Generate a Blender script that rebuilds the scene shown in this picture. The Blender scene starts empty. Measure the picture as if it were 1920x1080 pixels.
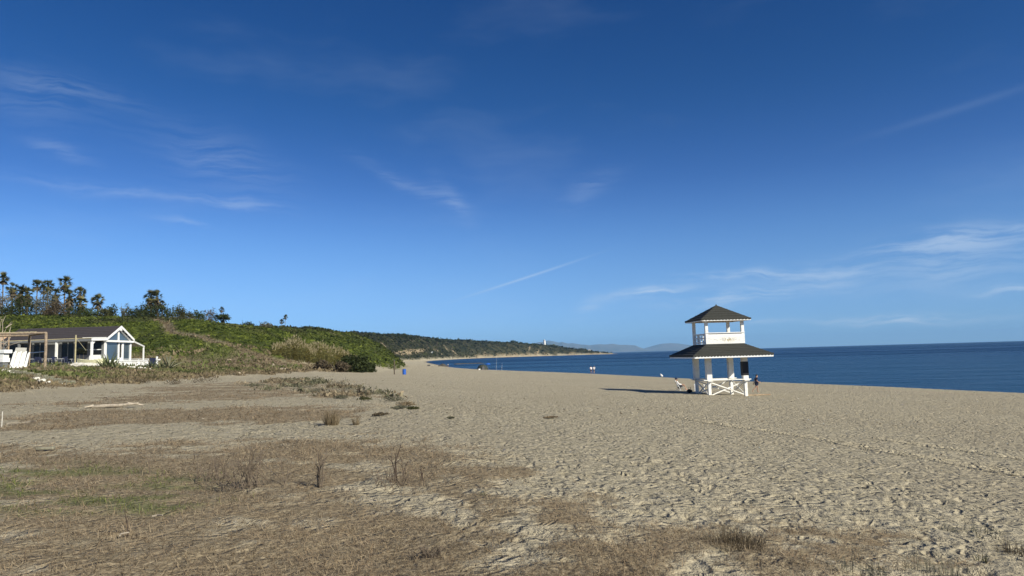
import bpy, bmesh, math, random
import numpy as np
from mathutils import Matrix, Vector

SC = bpy.context.scene
COL = SC.collection
R = math.radians
rng = np.random.default_rng(7)
random.seed(7)

# ------------------------------------------------------------------ camera
CAM_Z = 5.2
FPX = 1300.0                                   # focal length in photo pixels (1920 wide)
cam_d = bpy.data.cameras.new("camera")
cam_d.sensor_width = 36.0
cam_d.lens = FPX / 1920.0 * 36.0
cam_d.clip_start = 0.1
cam_d.clip_end = 90000.0
cam = bpy.data.objects.new("camera", cam_d)
COL.objects.link(cam)
CM = Matrix.Rotation(R(90 + 5.535), 4, 'X') @ Matrix.Rotation(R(-1.632), 4, 'Z')
cam.matrix_world = Matrix.Translation((0, 0, CAM_Z)) @ CM
SC.camera = cam

# ------------------------------------------------------------------ sun and sky
SUN_EL, SUN_AZ = 32.0, 131.0                   # azimuth clockwise from +Y
sd = Vector((math.sin(R(SUN_AZ)) * math.cos(R(SUN_EL)), math.cos(R(SUN_AZ)) * math.cos(R(SUN_EL)), math.sin(R(SUN_EL))))
sun_d = bpy.data.lights.new("sun", 'SUN')
sun_d.energy = 5.0
sun_d.angle = R(0.53)
sun_d.color = (1.0, 0.94, 0.79)
sun = bpy.data.objects.new("sun", sun_d)
COL.objects.link(sun)
sun.rotation_euler = sd.to_track_quat('Z', 'Y').to_euler()
sun.location = (40, -40, 40)

world = bpy.data.worlds.new("World")
SC.world = world
world.use_nodes = True
world.cycles.sampling_method = 'MANUAL'
world.cycles.sample_map_resolution = 256
SC.view_settings.view_transform = 'Standard'
SC.view_settings.look = 'None'
SC.view_settings.exposure = 0.42
SC.view_settings.gamma = 1.0
SC.render.engine = 'CYCLES'
SC.cycles.use_denoising = True
SC.cycles.max_bounces = 6
SC.cycles.diffuse_bounces = 3
SC.cycles.glossy_bounces = 3
SC.cycles.transmission_bounces = 4
SC.cycles.volume_bounces = 0
SC.cycles.caustics_reflective = False
SC.cycles.caustics_refractive = False


def ray(u, v):
    d = CM.to_3x3() @ Vector(((u - 960) / FPX, (540 - v) / FPX, -1))
    return d


def at(u, v, Y):
    d = ray(u, v)
    return Vector((0, 0, CAM_Z)) + d * (Y / d.y)


def sea_point(u, v):
    d = ray(u, v)
    t = -CAM_Z / d.z
    return (d.x * t, d.y * t)


class N:
    """small node-graph helper"""
    def __init__(self, nt, dim='3D'):
        self.nt = nt
        self.dim = dim

    def new(self, t, **kw):
        n = self.nt.nodes.new(t)
        for k, v in kw.items():
            setattr(n, k, v)
        return n

    def put(self, sock, val):
        if isinstance(val, bpy.types.NodeSocket):
            self.nt.links.new(val, sock)
        elif val is not None:
            if isinstance(val, (tuple, list)) and len(val) == 3 and sock.type == 'RGBA':
                val = (*val, 1)
            sock.default_value = val

    def math(self, op, a, b=None, c=None, clamp=False):
        n = self.new("ShaderNodeMath", operation=op, use_clamp=clamp)
        self.put(n.inputs[0], a)
        self.put(n.inputs[1], b)
        self.put(n.inputs[2], c)
        return n.outputs[0]

    def vmath(self, op, a, b=None):
        n = self.new("ShaderNodeVectorMath", operation=op)
        self.put(n.inputs[0], a)
        self.put(n.inputs[1], b)
        return n.outputs[0]

    def mix(self, f, a, b, blend='MIX'):
        n = self.new("ShaderNodeMix", data_type='RGBA', blend_type=blend)
        self.put(n.inputs[0], f)
        self.put(n.inputs[6], a)
        self.put(n.inputs[7], b)
        return n.outputs[2]

    def noise(self, vec, scale, detail=3.0, rough=0.55, dist=0.0, dim=None):
        n = self.new("ShaderNodeTexNoise", noise_dimensions=dim or self.dim)
        self.put(n.inputs['Vector'], vec)
        n.inputs['Scale'].default_value = scale
        n.inputs['Detail'].default_value = detail
        n.inputs['Roughness'].default_value = rough
        n.inputs['Distortion'].default_value = dist
        return n.outputs[0]

    def ramp(self, f, lo, hi, a=0.0, b=1.0):
        n = self.new("ShaderNodeMapRange", interpolation_type='SMOOTHSTEP')
        self.put(n.inputs[0], f)
        n.inputs[1].default_value = lo
        n.inputs[2].default_value = hi
        n.inputs[3].default_value = a
        n.inputs[4].default_value = b
        return n.outputs[0]

    def mapping(self, vec, scale=(1, 1, 1), rot=(0, 0, 0), loc=(0, 0, 0)):
        n = self.new("ShaderNodeMapping")
        self.put(n.inputs[0], vec)
        n.inputs['Scale'].default_value = scale
        n.inputs['Rotation'].default_value = rot
        n.inputs['Location'].default_value = loc
        return n.outputs[0]

    def attr(self, name):
        return self.new("ShaderNodeAttribute", attribute_name=name)

    def bump(self, h, strength, dist, normal=None):
        n = self.new("ShaderNodeBump")
        n.inputs['Strength'].default_value = strength
        n.inputs['Distance'].default_value = dist
        self.put(n.inputs['Height'], h)
        self.put(n.inputs['Normal'], normal)
        return n.outputs[0]


def build_world():
    nt = world.node_tree
    g = N(nt, '2D')
    bg = nt.nodes["Background"]
    sky = g.new("ShaderNodeTexSky", sky_type='NISHITA')
    sky.sun_disc = False
    sky.sun_elevation = R(SUN_EL)
    sky.sun_rotation = R(SUN_AZ)
    sky.altitude = 0
    sky.air_density = 1.0
    sky.dust_density = 0.0
    sky.ozone_density = 4.0
    # thin high cirrus: soft streaks, each placed by compass bearing and elevation
    tc = g.new("ShaderNodeTexCoord")
    vec = tc.outputs['Generated']
    sep = g.new("ShaderNodeSeparateXYZ")
    g.put(sep.inputs[0], vec)
    az = g.math('ARCTAN2', sep.outputs[0], sep.outputs[1])
    el = g.math('ARCSINE', sep.outputs[2])
    # the clear, polarised blue of the day: a smooth colour balance by elevation, the same all round
    rp = g.new("ShaderNodeValToRGB")
    g.put(rp.inputs[0], g.math('MULTIPLY', sep.outputs[2], 2.0))
    rp.color_ramp.interpolation = 'B_SPLINE'
    er = rp.color_ramp.elements
    while len(er) < len(SKY_TINT):
        er.new(0.5)
    for e_, (p_, c_) in zip(er, SKY_TINT):
        e_.position = p_
        e_.color = (c_[0] / 1.8, c_[1] / 1.8, c_[2] / 1.8, 1)
    col = g.mix(1.0, sky.outputs[0], rp.outputs[0], 'MULTIPLY')
    cb = g.new("ShaderNodeCombineXYZ")
    g.put(cb.inputs[0], az)
    g.put(cb.inputs[1], el)
    ae = cb.outputs[0]
    warp = g.new("ShaderNodeTexNoise", noise_dimensions='2D')
    g.put(warp.inputs['Vector'], ae)
    warp.inputs['Scale'].default_value = 9
    warp.inputs['Detail'].default_value = 4
    wv = g.vmath('SUBTRACT', warp.outputs['Color'], (0.5, 0.5, 0.5))
    ws = g.new("ShaderNodeVectorMath", operation='SCALE')
    g.put(ws.inputs[0], wv)
    ws.inputs['Scale'].default_value = 0.03
    aew = g.vmath('ADD', ae, ws.outputs[0])
    fibre = g.noise(g.mapping(aew, scale=(9, 85, 1), rot=(0, 0, R(5))), 1.0, 6, 0.65)
    fib = g.ramp(fibre, 0.30, 0.68)
    total = None
    for (u0, v0, u1, v1, wid, amt, wob) in WISPS:
        d0, d1 = ray(u0, v0).normalized(), ray(u1, v1).normalized()
        a0, e0 = math.atan2(d0.x, d0.y), math.asin(d0.z)
        a1, e1 = math.atan2(d1.x, d1.y), math.asin(d1.z)
        L = math.hypot(a1 - a0, e1 - e0) / 2
        th = math.atan2(e1 - e0, a1 - a0)
        src = aew if wob else ae
        m = g.new("ShaderNodeMapping", vector_type='TEXTURE')
        g.put(m.inputs[0], src)
        m.inputs['Location'].default_value = ((a0 + a1) / 2, (e0 + e1) / 2, 0)
        m.inputs['Rotation'].default_value = (0, 0, th)
        m.inputs['Scale'].default_value = (L, wid / FPX, 1)
        ln = g.new("ShaderNodeVectorMath", operation='DOT_PRODUCT')
        g.put(ln.inputs[0], m.outputs[0])
        g.put(ln.inputs[1], m.outputs[0])
        gs = g.math('EXPONENT', g.math('MULTIPLY', ln.outputs['Value'], -1.3))
        if wob:
            gs = g.math('MULTIPLY', gs, fib)
        gs = g.math('MULTIPLY', gs, amt)
        total = gs if total is None else g.math('ADD', total, gs)
    # a general faint veil over the rest of the sky
    veil = g.ramp(g.noise(g.mapping(aew, scale=(2.2, 9, 1), rot=(0, 0, R(5))), 1.0, 4, 0.6), 0.5, 0.85, 0, 0.06)
    total = g.math('ADD', total, veil)
    f = g.math('MINIMUM', total, 0.75)
    col = g.mix(f, col, CLOUD_COL)
    g.put(bg.inputs[0], col)
    bg.inputs[1].default_value = SKY_STRENGTH


SKY_STRENGTH = 0.12
CLOUD_COL = (3.7, 4.5, 5.5)
SKY_TINT = [(0.0, (.40, .78, 1.66)), (0.06, (.45, .79, 1.52)), (0.18, (.63, .87, 1.30)), (0.33, (.55, .84, 1.26)), (0.48, (.32, .58, 1.04)), (0.69, (.15, .46, .83)), (0.95, (.10, .385, .77))]
WISPS = [  # from (u,v) to (u,v), half width px, amount, fibrous
    (-40, 125, 275, 196, 16, 0.10, 1),
    (-60, 170, 200, 200, 40, 0.10, 1),
    (60, 265, 175, 305, 13, 0.17, 1),
    (20, 330, 430, 384, 10, 0.17, 1),
    (280, 250, 540, 345, 46, 0.13, 1),
    (360, 372, 530, 394, 12, 0.20, 1),
    (280, 410, 405, 432, 6, 0.22, 1),
    (660, 300, 880, 390, 13, 0.14, 1),
    (810, 330, 890, 425, 18, 0.12, 1),
    (1040, 375, 1160, 325, 22, 0.11, 1),
    (870, 558, 1090, 486, 2.4, 0.34, 0),
    (1630, 255, 1990, 140, 7, 0.05, 0),
    (1620, 478, 1990, 415, 20, 0.42, 1),
    (1640, 520, 1990, 460, 36, 0.34, 1),
    (1270, 527, 1490, 515, 8, 0.62, 1),
    (1140, 556, 1300, 545, 9, 0.78, 1),
    (1230, 572, 1500, 545, 14, 0.52, 1),
    (1430, 535, 1690, 492, 26, 0.36, 1),
    (1540, 600, 1880, 588, 9, 0.9, 1),
    (1840, 547, 1980, 542, 6, 0.65, 1),
    (1070, 592, 1140, 560, 16, 0.24, 1),
    (1380, 609, 1500, 604, 5, 0.4, 1),
]
build_world()


# ------------------------------------------------------------------ noise
def _hash(ix, iy, seed):
    h = (ix.astype(np.int64) * 374761393 + iy.astype(np.int64) * 668265263 + seed * 1274126177) & 0xffffffff
    h = ((h ^ (h >> 13)) * 1274126177) & 0xffffffff
    h = ((h ^ (h >> 16)) * 2246822519) & 0xffffffff
    return ((h ^ (h >> 15)) & 0xffffff).astype(np.float64) / 0xffffff


def vnoise(x, y, seed=0):
    ix, iy = np.floor(x), np.floor(y)
    fx, fy = x - ix, y - iy
    fx = fx * fx * fx * (fx * (fx * 6 - 15) + 10)
    fy = fy * fy * fy * (fy * (fy * 6 - 15) + 10)
    a, b = _hash(ix, iy, seed), _hash(ix + 1, iy, seed)
    c, d = _hash(ix, iy + 1, seed), _hash(ix + 1, iy + 1, seed)
    return (a + (b - a) * fx) * (1 - fy) + (c + (d - c) * fx) * fy


def fbm(x, y, octv=4, seed=0, gain=0.5):
    t, amp, tot = 0, 1.0, 0
    for i in range(octv):
        t = t + amp * vnoise(x * 2 ** i + 17.3 * i, y * 2 ** i - 9.1 * i, seed + i)
        tot += amp
        amp *= gain
    return t / tot


def sstep(x, a, b):
    t = np.clip((x - a) / (b - a), 0, 1)
    return t * t * (3 - 2 * t)


# ------------------------------------------------------------------ shape of the land
def seg_dist(px, py, poly):
    best = np.full(px.shape, 1e18)
    for (x0, y0), (x1, y1) in zip(poly[:-1], poly[1:]):
        dx, dy = x1 - x0, y1 - y0
        t = np.clip(((px - x0) * dx + (py - y0) * dy) / (dx * dx + dy * dy), 0, 1)
        d = (px - x0 - t * dx) ** 2 + (py - y0 - t * dy) ** 2
        best = np.minimum(best, d)
    return np.sqrt(best)


def inside(px, py, poly):
    r = np.zeros(px.shape, bool)
    n = len(poly)
    for i in range(n):
        x0, y0 = poly[i]
        x1, y1 = poly[(i + 1) % n]
        if y0 == y1:
            continue
        c = ((y0 > py) != (y1 > py)) & (px < (x1 - x0) * (py - y0) / (y1 - y0) + x0)
        r ^= c
    return r


def smooth_poly(p, it=3):
    p = [tuple(q) for q in p]
    for _ in range(it):
        q = [p[0]]
        for a, b in zip(p[:-1], p[1:]):
            q += [(a[0] * .75 + b[0] * .25, a[1] * .75 + b[1] * .25), (a[0] * .25 + b[0] * .75, a[1] * .25 + b[1] * .75)]
        q.append(p[-1])
        p = q
    return p


SHORE_PX = [(1920, 741), (1670, 728.5), (1430, 719), (1240, 709), (1110, 702), (977, 697), (893, 693.3), (841, 688.5), (818, 683.5)]
SHORE = [(2500, -5200), (600, -1500), (160, -280), (95, -80), (66, 12)] + [sea_point(*p) for p in SHORE_PX] + \
        [(-105, 820), (-128, 1050), (-128, 1300), (-112, 1600), (-60, 1900), (92, 2100), (240, 2140), (318, 2150), (335, 2200), (200, 2450), (-500, 2900), (-4000, 3600)]
SHORE = SHORE[:4] + smooth_poly(SHORE[4:], 1)
LAND = SHORE + [(-39000, 9000), (-39000, -39000), (2500, -39000)]
FOOT = [(-4000, -900), (-900, 60), (-300, 122), (-95, 113), (-58, 106), (-44, 104), (-36, 112), (-30, 128), (-28, 143), (-35, 200), (-50, 320), (-64, 410), (-80, 500),
        (-120, 600), (-146, 780), (-160, 1000), (-152, 1280), (-134, 1600), (-80, 1914), (88, 2112), (235, 2156), (305, 2162), (318, 2195), (190, 2420), (-520, 2850), (-4000, 3500)]
FOOT = FOOT[:2] + smooth_poly(FOOT[2:], 1)
HILL = FOOT + [(-38000, 8900), (-38000, -6000)]


def land_z(x, y, full=False):
    x, y = np.asarray(x, float), np.asarray(y, float)
    s = seg_dist(x, y, SHORE) * np.where(inside(x, y, LAND), 1, -1)
    h = seg_dist(x, y, FOOT) * np.where(inside(x, y, HILL), 1, -1)
    zb = np.interp(s, [-100, -8, 0, 4, 9, 30, 48, 64, 75, 120, 400], [-6, -0.6, 0, 0.5, 0.72, 1.25, 2.3, 3.45, 3.62, 3.9, 4.2])
    far = sstep(y, 600, 1100)
    zb = zb * (1 - 0.35 * far)
    ter = np.interp(-x, [27, 30, 44, 50, 60], [0, 0.05, 1.52, 1.8, 1.9]) * (1 - sstep(y, 108, 150)) * sstep(y, -60, -20)
    ter = ter * (1 - 0.32 * sstep(y, 82, 92) * sstep(x, -57, -52))
    F = np.interp(y, [150, 200, 300, 600, 1000, 1500, 2200], [.83, .83, .94, 1.0, 2.3, 2.9, 2.5])
    F = np.where(y > 1500, F * np.interp(x, [-150, 0, 100, 200, 290], [1, .9, .68, .36, .12]), F)
    k = np.interp(y, [500, 1000, 1500], [1, 2.2, 2.6])
    pn = np.interp(h / k, [0, 4, 10, 30, 50, 70, 100, 200, 1000], [0, 0.8, 3, 10.3, 14.2, 16.3, 17.6, 18.2, 20])
    pf = np.interp(h / k, [0, 5, 12, 24, 50, 100, 200, 1000], [0, 4, 10, 15.5, 17.2, 18.2, 19, 21])
    zh = (pn + (pf - pn) * np.interp(y, [150, 340], [0, 1])) * F
    # a shallow gully and shoulders along the hill
    zh = zh * (1 + 0.16 * (fbm(x / 45 + 3, y / 45, 3, 31) - 0.5) * sstep(h, 5, 40) * 2)
    z = zb + ter + zh
    if full:
        return z, s, h
    return z


def land1(x, y):
    return float(land_z(np.array([x]), np.array([y]))[0])


def ground(u, v, ymax=1500.0):
    """where the sight line through a photo pixel first meets the land"""
    d = ray(u, v)
    lo, hi = 3.0, ymax
    for k_ in (400, 60, 60):
        t = np.geomspace(lo, hi, k_)
        below = (CAM_Z + d.z * t) < land_z(d.x * t, d.y * t)
        i = int(np.argmax(below)) if below.any() else len(t) - 1
        lo, hi = t[max(i - 1, 0)], t[i]
    return Vector((d.x * hi, d.y * hi, land1(d.x * hi, d.y * hi)))


def gxy(pts):
    return [tuple(ground(u, v)[:2]) for u, v in pts]


def soft_poly(x, y, poly, soft):
    d = seg_dist(x, y, poly + [poly[0]]) * np.where(inside(x, y, poly), 1, -1)
    r = np.hypot(x, y)
    return sstep(d / (soft * r), -1, 1)


P_MAIN = gxy([(-60, 1300), (-60, 850), (0, 838), (150, 850), (300, 828), (450, 838), (640, 822), (760, 835), (860, 850), (900, 875), (960, 900), (1010, 930),
              (1090, 945), (1180, 970), (1270, 975), (1330, 965), (1420, 970), (1520, 985), (1620, 1010), (1700, 1050), (1750, 1120), (1760, 1300)])
P_BAND = gxy([(-20, 782), (150, 768), (330, 768), (480, 762), (640, 757), (690, 764), (650, 775), (600, 786), (480, 792), (330, 792), (150, 806), (-20, 812)])
P_UPPER = gxy([(40, 757), (200, 749), (262, 728), (420, 718), (610, 716), (690, 742), (640, 743), (420, 750), (200, 763)])
P_GREEN = gxy([(-40, 880), (130, 868), (400, 895), (430, 935), (300, 965), (150, 968), (-40, 962)])
HOLES = [gxy(p) for p in ([(640, 905), (700, 898), (810, 925), (840, 942), (700, 938)], [(930, 985), (1000, 958), (1070, 1000), (1000, 1022)],
                          [(850, 1030), (1000, 1008), (1050, 1045), (980, 1085), (860, 1065)], [(790, 950), (880, 965), (870, 985), (800, 972)],
                          [(1090, 930), (1010, 915), (930, 910), (1000, 935)], [(1250, 1055), (1350, 1040), (1400, 1090), (1260, 1100)],
                          [(560, 868), (700, 862), (740, 874), (600, 882)], [(440, 860), (520, 855), (540, 868), (450, 872)])]
TRACKS = [gxy([(1290, 786), (1400, 803), (1530, 822), (1660, 846), (1790, 868), (1930, 892)]),
          gxy([(1640, 822), (1760, 838), (1930, 862)])]


def masks(x, y, s, h):
    """dry mat, green grass, hill scrub, bare hill straw; all between 0 and 1"""
    r = np.hypot(x, y)
    dry = np.zeros(x.shape)
    near = (r < 130) & (s > 20)
    xn, yn = x[near], y[near]
    m = soft_poly(xn, yn, P_MAIN, 0.15)
    m = np.maximum(m, 0.85 * soft_poly(xn, yn, P_BAND, 0.085))
    m = np.maximum(m, 0.88 * soft_poly(xn, yn, P_UPPER, 0.08))
    for hp in HOLES:
        m = m * (1 - 0.7 * soft_poly(xn, yn, hp, 0.05))
    bank = sstep(-xn + 2.0 * (fbm(xn / 4, yn / 4, 2, 51) - .5), 30, 33.5) * (yn < 118)
    m = np.maximum(m, bank)
    left = sstep(-xn, 0.83 * yn, 0.9 * yn) * (yn < 60) + (yn < 3.0)
    m = np.maximum(m, np.clip(left, 0, 1) * sstep(-xn, -1, 2))
    dune = sstep(h[near], -9, -3) * (yn > 80)
    m = np.maximum(m, dune * 0.8)
    n1 = fbm(xn / 2.2, yn / 1.5, 4, 5)
    n2 = fbm(xn / 0.5, yn / 0.4, 3, 9)
    n3 = fbm(xn / 6.0, yn / 4.0, 2, 13)
    m = np.clip(m * 1.42 - 1.9 * (n1 - 0.40) - 2.0 * (n2 - 0.5) - 0.9 * (n3 - 0.5), 0, 1) * sstep(m, 0.02, 0.2)
    dry[near] = m
    green = np.zeros(x.shape)
    gp = soft_poly(xn, yn, P_GREEN, 0.045)
    bk = bank * sstep(fbm(xn / 4, yn / 3, 3, 77), 0.33, 0.55) * sstep(-xn, 32, 37)
    green[near] = np.clip(np.maximum(gp * sstep(fbm(xn / 1.3, yn / .6, 3, 15), 0.27, 0.55), bk * 0.85), 0, 1)
    nz = fbm(x / 6, y / 6, 3, 21)
    scrub = sstep(h + 6 * (nz - 0.5) + 5 * sstep(y, 170, 230), 3, 9)
    # straw-coloured spur above the sandy corner and beside the goat path
    sp = soft_poly(x, y, P_SPUR, 0.012) if P_SPUR else 0
    pt = np.exp(-(seg_dist(x, y, P_PATH) / (0.45 + 0.0022 * r)) ** 2) if P_PATH else 0
    straw = np.clip(np.maximum(sp * sstep(nz, 0.2, 0.5), pt), 0, 1)
    scrub = scrub * (1 - np.clip(straw, 0, 1))
    return dry, green, scrub, straw


P_SPUR, P_PATH = None, None
P_SPUR = gxy([(330, 694), (350, 678), (425, 674), (445, 656), (480, 664), (520, 676), (570, 690), (540, 696)])
P_SPUR2 = gxy([(485, 655), (500, 650), (530, 668), (560, 686), (545, 684)])
P_PATH = gxy([(200, 600), (320, 625), (400, 642), (440, 652), (500, 672), (560, 690)])


def cell_dimples(x, y, cell, seed, r0, r1, prob):
    """pressed hollows with a low rim, one candidate per cell"""
    out = np.zeros(x.shape)
    cx, cy = np.floor(x / cell), np.floor(y / cell)
    for dx in (-1, 0, 1):
        for dy in (-1, 0, 1):
            ix, iy = cx + dx, cy + dy
            px = (ix + 0.1 + 0.8 * _hash(ix, iy, seed)) * cell
            py = (iy + 0.1 + 0.8 * _hash(ix, iy, seed + 1)) * cell
            th = _hash(ix, iy, seed + 2) * 6.283
            rr = r0 + (r1 - r0) * _hash(ix, iy, seed + 3)
            on = _hash(ix, iy, seed + 4) < prob
            ax = ((x - px) * np.cos(th) + (y - py) * np.sin(th)) / (rr * 1.5)
            ay = (-(x - px) * np.sin(th) + (y - py) * np.cos(th)) / (rr * 0.8)
            d = np.sqrt(ax * ax + ay * ay)
            p = np.where(d < 1, -(1 - d * d) ** 1.2, 0.16 * np.exp(-((d - 1.2) / 0.22) ** 2))
            out += np.where(on, p * (0.5 + 0.5 * _hash(ix, iy, seed + 5)) * np.clip(d < 2, 0, 1), 0)
    return out


def detail(x, y, s, h, dry, scrub, straw):
    r = np.hypot(x, y)
    sand = (1 - dry) * sstep(s, 4, 10) * (1 - sstep(h, -2, 3))
    near = (r < 90) & (s > 3)
    dz = np.zeros(x.shape)
    xn, yn = x[near], y[near]
    foot = cell_dimples(xn, yn, 0.46, 100, 0.09, 0.17, 0.7) * 0.034 + cell_dimples(xn + 5.2, yn - 3.3, 0.25, 200, 0.045, 0.09, 0.7) * 0.020
    soft = (fbm(xn / 1.1, yn / 1.1, 3, 60) - 0.5) * 0.05 + (fbm(xn / .28, yn / .28, 2, 64) - .5) * 0.022
    fade = 1 - sstep(r[near], 45, 90)
    rel = sstep(s[near], 8, 22)
    dz[near] += (foot * (0.35 + 0.65 * rel) * (0.35 + 1.3 * sstep(fbm(xn / 9, yn / 9, 2, 66), 0.3, 0.62)) + soft) * (0.25 + 0.75 * sand[near]) * fade
    # hummocks in the dune grass
    dz += (fbm(x / 2.6, y / 2.6, 3, 40) - 0.5) * 0.16 * dry * (r < 140)
    dz += (fbm(x / 0.35, y / 0.35, 3, 44) - 0.5) * 0.035 * dry * (r < 60)
    # lumps of the scrub canopy on the hill
    big = np.clip(r / 260, 1, 7)
    hum = np.abs(fbm(x / (2.8 * big), y / (2.8 * big), 3, 70) - 0.5) * 2
    smooth_green = 1 - 0.55 * sstep(40 - h, 0, 20) * (r < 230)
    dz += smooth_green * scrub * (0.75 * (1 - hum) + 0.5 * (fbm(x / (7 * big), y / (7 * big), 2, 75) - .5)) * np.clip(big ** 0.8, 1, 3.6)
    dz += straw * 0.35 * (fbm(x / 1.8, y / 1.8, 3, 79) - .5)
    return dz


def terrain_full(x, y):
    z, s, h = land_z(x, y, True)
    dry, green, scrub, straw = masks(x, y, s, h)
    return z + detail(x, y, s, h, dry, scrub, straw), s, h, dry, green, scrub, straw


# ------------------------------------------------------------------ mesh helpers
def mat_new(name):
    m = bpy.data.materials.new(name)
    m.use_nodes = True
    g = N(m.node_tree)
    return m, g, m.node_tree.nodes["Principled BSDF"]


def simple_mat(name, col, rough=0.6, var=0.12, scale=8.0, bump=0.0, metallic=0.0, wear=None, spec=0.4):
    m, g, b = mat_new(name)
    tc = g.new("ShaderNodeTexCoord").outputs['Object']
    n = g.noise(tc, scale, 5, 0.6)
    dark = tuple(c * (1 - var) for c in col)
    lite = tuple(min(c * (1 + var), 0.95) for c in col)
    c = g.mix(g.ramp(n, 0.3, 0.7), dark, lite)
    if wear:
        wc, amount = wear
        c = g.mix(g.ramp(g.noise(tc, scale * 0.6, 6, 0.7), 1 - amount, 1 - amount + 0.12), c, wc)
    g.put(b.inputs['Base Color'], c)
    b.inputs['Roughness'].default_value = rough
    b.inputs['Metallic'].default_value = metallic
    b.inputs['Specular IOR Level'].default_value = spec
    if bump:
        g.put(b.inputs['Normal'], g.bump(n, 0.5, bump))
    return m


def leaf_mat(name, rough=0.75, trans=0.25):
    """colour comes from the per-leaf attribute 'tint'"""
    m, g, b = mat_new(name)
    a = g.attr('tint').outputs['Color']
    g.put(b.inputs['Base Color'], a)
    b.inputs['Roughness'].default_value = rough
    b.inputs['Specular IOR Level'].default_value = 0.15
    if trans:
        t = g.new("ShaderNodeBsdfTranslucent")
        g.put(t.inputs[0], a)
        mx = g.new("ShaderNodeMixShader")
        mx.inputs[0].default_value = trans
        out = m.node_tree.nodes["Material Output"]
        g.nt.links.new(b.outputs[0], mx.inputs[1])
        g.nt.links.new(t.outputs[0], mx.inputs[2])
        g.nt.links.new(mx.outputs[0], out.inputs[0])
    return m


def link(o, parent=None):
    COL.objects.link(o)
    if parent is not None:
        o.parent = parent
    return o


def tag(o, label=None, cat=None, group=None, kind=None):
    if label:
        o['label'] = label
    if cat:
        o['category'] = cat
    if group:
        o['group'] = group
    if kind:
        o['kind'] = kind
    return o


def thing(name, label, cat, loc=(0, 0, 0), rz=0.0, group=None):
    o = bpy.data.objects.new(name, None)
    o.empty_display_size = 0.2
    o.location = loc
    o.rotation_euler = (0, 0, rz)
    link(o)
    return tag(o, label, cat, group)


def np_mesh(name, V, faces_n, tint=None, mat=None, parent=None, smooth=False):
    """V: (n,3) vertices laid out as consecutive faces of faces_n corners"""
    V = np.ascontiguousarray(V, dtype=np.float32)
    nv = len(V)
    nf = nv // faces_n
    me = bpy.data.meshes.new(name)
    me.vertices.add(nv)
    me.vertices.foreach_set('co', V.ravel())
    me.loops.add(nv)
    me.loops.foreach_set('vertex_index', np.arange(nv, dtype=np.int32))
    me.polygons.add(nf)
    me.polygons.foreach_set('loop_start', np.arange(0, nv, faces_n, dtype=np.int32))
    if tint is not None:
        a = me.attributes.new('tint', 'FLOAT_COLOR', 'POINT')
        c = np.ones((nv, 4), np.float32)
        c[:, :3] = tint
        a.data.foreach_set('color', c.ravel())
    me.update(calc_edges=True)
    if mat:
        me.materials.append(mat)
    o = bpy.data.objects.new(name, me)
    return link(o, parent)


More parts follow.
